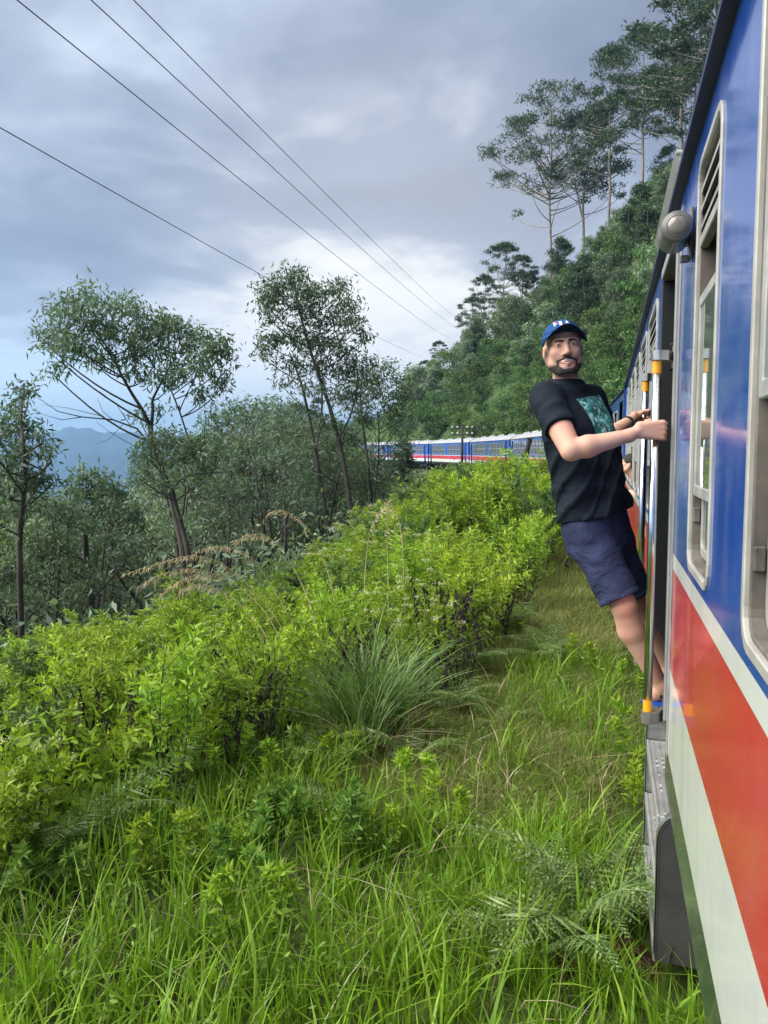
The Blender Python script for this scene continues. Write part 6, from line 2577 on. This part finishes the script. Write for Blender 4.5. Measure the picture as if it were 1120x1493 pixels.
        corner = np.maximum(np.abs(ax_ - 0.0405 - 0.08 * (P[:, 2] + 0.06)) - 0.0042, np.abs(P[:, 2] + 0.070) - 0.017)
        reg = smin(smin(low, must, 0.006), corner, 0.005)
        reg = np.maximum(reg, 0.010 - P[:, 1])
        if only_region:
            reg = np.minimum(reg, burn)
        reg = reg + 0.0012 * np.sin(P[:, 0] * 1700 + P[:, 1] * 900) * np.sin(P[:, 2] * 1500 + P[:, 1] * 1100)
        reg = np.maximum(reg, -0.116 - P[:, 2])
        if only_region:
            return reg
        return smax(d, reg * 0.7, 0.002).astype(np.float32)
    head_patch('beard', beard, 'hair', 0.0022)
    # stubble tints the skin round the beard
    q_ = tohead(V)
    st = np.zeros(len(V), np.float32)
    near = (np.abs(q_) < 0.14).all(1)
    st[near] = np.clip(1 - beard(q_[near], True) / 0.015, 0, 1) * (np.hypot(q_[near][:, 2] + 0.0640, np.maximum(np.abs(q_[near][:, 0]) - 0.018, 0)) > 0.0125)
    at_ = bd.data.attributes.new('stubble', 'FLOAT', 'POINT')
    at_.data.foreach_set('value', st)

    def brows(P):
        ax_ = np.abs(P[:, 0])
        d = head_field(P) - 0.0035
        cz = 0.0232 + 0.14 * ax_ - 0.55 * np.clip(ax_ - 0.038, 0, 1)
        return np.maximum(d, np.maximum(np.abs(P[:, 2] - cz) - 0.0041 + 0.10 * np.clip(ax_ - 0.025, 0, 1), np.maximum(0.010 - ax_, ax_ - 0.050))).astype(np.float32) + np.where(P[:, 1] < 0.03, 0.05, 0).astype(np.float32)
    head_patch('eyebrow', brows, 'hair')

    def side_hair(P):
        d = ell(P, (0, -0.016, 0.040), (0.0785, 0.0985, 0.0880))
        return np.maximum(d, np.maximum(np.maximum(P[:, 2] - 0.055, -0.040 - P[:, 2] + 1.6 * np.clip(P[:, 1] + 0.05, 0, 1)), P[:, 1] - 0.006)).astype(np.float32)
    head_patch('hair', side_hair, 'hair')

    def lips(P):
        ax_ = np.abs(P[:, 0])
        d = head_field(P) - 0.0010
        rr_ = np.hypot(P[:, 2] + 0.0640 - 0.34 * np.clip(ax_ - 0.004, 0, 1), np.clip(ax_ - 0.023, 0, 1) * 1.2)
        return np.maximum(d, np.maximum(rr_ - 0.0120, np.maximum(0.03 - P[:, 1], 0.0068 - np.hypot(P[:, 2] + 0.0625 - 0.32 * np.clip(ax_ - 0.004, 0, 1), np.clip(ax_ - 0.022, 0, 1))))).astype(np.float32)
    head_patch('lips', lips, 'lip', 0.0022, ((-0.04, 0.05, -0.09), (0.04, 0.12, -0.035)))

    def teeth(P):
        return ell(P, (0, 0.0690, -0.0580), (0.0295, 0.0268, 0.0075))
    head_patch('teeth', teeth, 'teeth', 0.0022, ((-0.04, 0.04, -0.08), (0.04, 0.12, -0.04)))
    look = HM @ (-hc / np.linalg.norm(hc))             # the eyes look at the camera
    for s in (-1, 1):
        ec = np.array([0.031 * s, 0.0815, 0.0092])
        eye = head_patch('eye', lambda P: ell(P, ec, (0.0118, 0.0120, 0.0035)), 'eye_white', 0.0016, (ec - 0.02, ec + 0.02))
        ic = ec + np.array([look[0] * 0.0095, look[1] * 0.0100, look[2] * 0.003])
        head_patch('iris', lambda P: ell(P, ic, (0.0052, 0.0036, 0.0035)), 'iris', 0.0011, (ic - 0.01, ic + 0.01), eye)
        lid = lambda P: np.maximum(np.maximum(ell(P, ec, (0.0142, 0.0138, 0.0056)), -ell(P, ec + np.array([0, 0.004, -0.0014]), (0.0145, 0.0150, 0.0046))), 0.076 - P[:, 1] + np.where(P[:, 2] < ec[2] + 0.002, 0.02, 0)).astype(np.float32)
        head_patch('eyelash', lid, 'hair', 0.0011, (ec - 0.02, ec + 0.02), eye)

    # cap with curved brim and the lettering on its front
    CC, CR = np.array([0, -0.012, 0.042]), np.array([0.0865, 0.106, 0.094])

    def crown(P):
        d = ell(P, CC, CR)
        d2 = ell(P, CC, CR - 0.007)
        cut = 0.045 + 0.20 * P[:, 1] - P[:, 2]
        seam = 0.0012 * (np.abs(np.sin(3 * np.arctan2(P[:, 0], P[:, 1] + 0.012))) < 0.05)
        return np.maximum(np.maximum(d + seam, -d2), cut).astype(np.float32)
    cap = head_patch('cap', crown, 'cap', 0.003)
    nphi, nr = 29, 9
    rows = []
    for j in range(nr):
        q_ = j / (nr - 1)
        row = []
        for i in range(nphi):
            ph = R(-74 + 148 * i / (nphi - 1))
            ext = 0.064 * q_ * max(0.0, math.cos(ph * 1.02)) ** 0.55
            x = (0.0845 + 0.03 * q_ * abs(math.sin(ph))) * math.sin(ph) * (1 - 0.10 * q_)
            y = -0.012 + 0.104 * math.cos(ph) + ext
            z = 0.064 - 0.030 * (1 - math.cos(ph)) + 0.34 * ext - 0.034 * q_ * math.sin(ph) ** 2 + 0.004 * (1 - q_)
            row.append((x, y, z))
        rows.append(row)
    topV = np.array(rows).reshape(-1, 3)
    botV = topV - np.array([0, 0.001, 0.0035])
    i_ = np.arange(nr * nphi).reshape(nr, nphi)
    Ft_ = np.stack([i_[:-1, :-1].ravel(), i_[1:, :-1].ravel(), i_[1:, 1:].ravel(), i_[:-1, 1:].ravel()], 1)
    edge = np.stack([i_[-1, :-1], i_[-1, :-1] + nr * nphi, i_[-1, 1:] + nr * nphi, i_[-1, 1:]], 1)
    part('brim', hc + (np.concatenate([topV, botV]) * HS) @ HM, np.concatenate([Ft_, edge]), 'cap', cap)
    part('brim_lining', hc + ((botV - np.array([0, 0.002, 0.0012])) * HS) @ HM, Ft_[:, ::-1], 'brim_under', cap)

    def on_cap(a, b, lift=0.0016):
        """a runs to the viewer's right, b up, both in metres from the middle of the lettering."""
        x, z = -a, 0.106 + b
        k = 1 - (x / CR[0]) ** 2 - ((z - CC[2]) / CR[2]) ** 2
        y = CC[1] + CR[1] * math.sqrt(max(k, 0.02))
        return fromhead((x, y + lift, z + lift * 0.6))

    letters = {'F': ([((0, 0), (0, 1)), ((0, .55), (.55, .55))], [((0, 1), (.7, 1))]), 'I': ([((.15, 0), (.15, 1))], []),
               'L': ([((0, 1), (0, 0)), ((0, 0), (.6, 0))], []), 'A': ([((0, 0), (.38, 1)), ((.38, 1), (.76, 0))], [])}
    hgt, x0 = 0.021, -0.036
    for ch, adv in (('F', 0.0185), ('I', 0.0100), ('L', 0.0165), ('A', 0.02)):
        for strokes, mt in ((letters[ch][0], 'white_print'), (letters[ch][1], 'red_print')):
            if not strokes:
                continue
            mb = MB(tuple(org))
            for (p0, p1) in strokes:
                pa, pb = np.array(p0), np.array(p1)
                dv = (pb - pa)
                L_ = np.hypot(*(dv * hgt))
                n_ = np.array([-dv[1], dv[0]]) / np.hypot(*dv)
                lp = []
                for k in range(5):
                    c_ = (pa + dv * k / 4) * hgt
                    A_, B_ = c_ + n_ * 0.0022, c_ - n_ * 0.0022
                    lp.append([on_cap(x0 + A_[0], A_[1] - hgt / 2, -0.001), on_cap(x0 + A_[0], A_[1] - hgt / 2), on_cap(x0 + B_[0], B_[1] - hgt / 2), on_cap(x0 + B_[0], B_[1] - hgt / 2, -0.001)])
                mb.loops([[tuple(v) for v in l] for l in lp], cap0=True, cap1=True)
            o = mb.obj('letter', M[mt], cap)
        x0 += adv

    # watch on the far wrist
    ax = unit(wrL - elL)
    c0 = wrL - ax * 0.035
    u_ = unit(np.cross(ax, [0, 0, 1]))
    w_ = np.cross(ax, u_)
    mb = MB(tuple(org))
    rg = lambda k_, rr_: [tuple(c0 + ax * k_ + u_ * rr_ * math.cos(2 * math.pi * i / 24) + w_ * rr_ * math.sin(2 * math.pi * i / 24)) for i in range(24)]
    mb.loops([rg(-0.011, 0.030), rg(-0.011, 0.0345), rg(0.011, 0.0335), rg(0.011, 0.029)])
    wt = mb.obj('watch', M['black'], man)
    mb = MB(tuple(org))
    f_ = c0 - u_ * 0.036 if (u_[1] > 0) else c0 + u_ * 0.036
    mb.box(f_[0] - 0.014, f_[0] + 0.014, f_[1] - 0.008, f_[1] + 0.008, f_[2] - 0.016, f_[2] + 0.016, 0.004)
    mb.obj('watch_case', M['black'], wt)

    # blue sandals
    for an, tw in ((anR, 0.10), (anL, -0.05)):
        fd, sd = np.array([math.cos(tw), math.sin(tw), 0]), np.array([-math.sin(tw), math.cos(tw), 0])
        mb = MB(tuple(org))
        out = []
        for k in range(28):
            a = 2 * math.pi * k / 28
            y_ = 0.048 * math.sin(a) * (1.0 + 0.12 * math.cos(a))
            p = np.array([an[0], an[1], 0]) + fd * (0.062 + 0.142 * math.cos(a)) + sd * y_
            out.append(p)
        mb.loops([[(p[0], p[1], floor_z + 0.001) for p in out], [(p[0], p[1], floor_z + 0.017) for p in out]], cap0=True, cap1=True)
        s_ = mb.obj('sandal', M['sandal'], man)
        mb = MB(tuple(org))
        pts = []
        for k in range(11):
            a = math.pi * k / 10
            p = an + fd * (0.085 + 0.015 * math.sin(a)) + sd * 0.047 * math.cos(a)
            pts.append((p[0], p[1], floor_z + 0.014 + 0.050 * math.sin(a) ** 0.8))
        mb.tube(pts, 0.009, 8)
        mb.obj('strap', M['sandal'], s_, smooth=True)


build_man()


def passenger():
    """The passenger further along who leans an arm and a head out of a window."""
    c = np.array([WALL - 0.030, 9.45, -0.17])
    hd = c + np.array([0.0, 0.0, 0.015])

    def fld(P):
        q = ((P - hd.astype(np.float32)) @ np.array([[0.96, 0.0, 0.28], [0, 1, 0], [-0.28, 0, 0.96]], np.float32))
        q = q[:, [1, 0, 2]] * np.array([1, -1, 1], np.float32)
        d = head_field(q.astype(np.float32))
        d = smin(d, rc(P, hd + np.array([0.03, 0, -0.08]), c + np.array([0.16, 0.02, -0.20]), 0.055, 0.06), 0.03)
        d = smin(d, rc(P, c + np.array([0.24, -0.16, -0.27]), c + np.array([0.24, 0.17, -0.27]), 0.085, 0.085), 0.05)
        d = smin(d, rc(P, c + np.array([0.24, -0.16, -0.27]), c + np.array([0.02, -0.24, -0.315]), 0.060, 0.045), 0.03)
        d = smin(d, rc(P, c + np.array([0.02, -0.24, -0.315]), c + np.array([-0.03, -0.02, -0.325]), 0.043, 0.028), 0.02)
        for i in range(4):
            a = c + np.array([-0.045 + 0.014 * i, 0.01, -0.320])
            d = smin(d, rc(P, a, a + np.array([-0.012, 0.075 - 0.006 * abs(i - 1.5), -0.028]), 0.010, 0.007), 0.006)
        d = smin(d, rc(P, c + np.array([0.0, 0.0, -0.31]), c + np.array([0.035, 0.055, -0.330]), 0.011, 0.008), 0.006)
        return d
    e = empty('person', (float(c[0] + 0.24), float(c[1]), -1.146), 'dark-haired passenger leaning out of a window further along the near carriage', 'person')
    org = np.array(e.location)
    V, F = surface(fld, c - np.array([0.22, 0.42, 0.46]), c + np.array([0.40, 0.36, 0.18]), 0.008)
    mobj('body', np_mesh('body', V - org, F, smooth=True), M['skin'], e)

    def hair(P):
        d = ell(P, hd + np.array([0.03, 0, 0.045]), (0.105, 0.086, 0.090))
        return smin(d, ell(P, hd + np.array([0.075, 0.0, -0.02]), (0.06, 0.082, 0.10)), 0.02)
    V, F = surface(hair, hd - 0.16, hd + 0.2, 0.008)
    mobj('hair', np_mesh('hair', V - org, F, smooth=True), M['hair'], e)

    def shirt(P):
        d = rc(P, c + np.array([0.24, -0.16, -0.27]), c + np.array([0.24, 0.17, -0.27]), 0.096, 0.096)
        d = smin(d, rc(P, c + np.array([0.26, 0, -0.30]), c + np.array([0.30, 0, -0.85]), 0.16, 0.17), 0.05)
        return smin(d, rc(P, c + np.array([0.24, -0.16, -0.27]), c + np.array([0.10, -0.215, -0.30]), 0.072, 0.062), 0.03)
    V, F = surface(shirt, c - np.array([0.2, 0.42, 1.1]), c + np.array([0.6, 0.40, 0.0]), 0.011)
    mobj('shirt', np_mesh('shirt', V - org, F, smooth=True), simple_mat('grey_shirt', (0.12, 0.13, 0.16), 0.8), e)


passenger()
# ------------------------------------------------------------------ the air of the valley
def build_haze():
    mb = MB()
    mb.box(-6900, 6900, -6900, 6900, -176, 330)
    m, t = material('valley_haze')
    v = t.n('ShaderNodeVolumePrincipled')
    v.inputs['Color'].default_value = (0.34, 0.62, 1.0, 1.0)
    v.inputs['Density'].default_value = 0.00026
    v.inputs['Anisotropy'].default_value = 0.2
    o = t.n('ShaderNodeOutputMaterial')
    t.link(v.outputs[0], o.inputs['Volume'])
    h = mb.obj('haze', m)
    tag(h, 'thin blue haze that fills the valley', None, None, 'stuff')


build_haze()
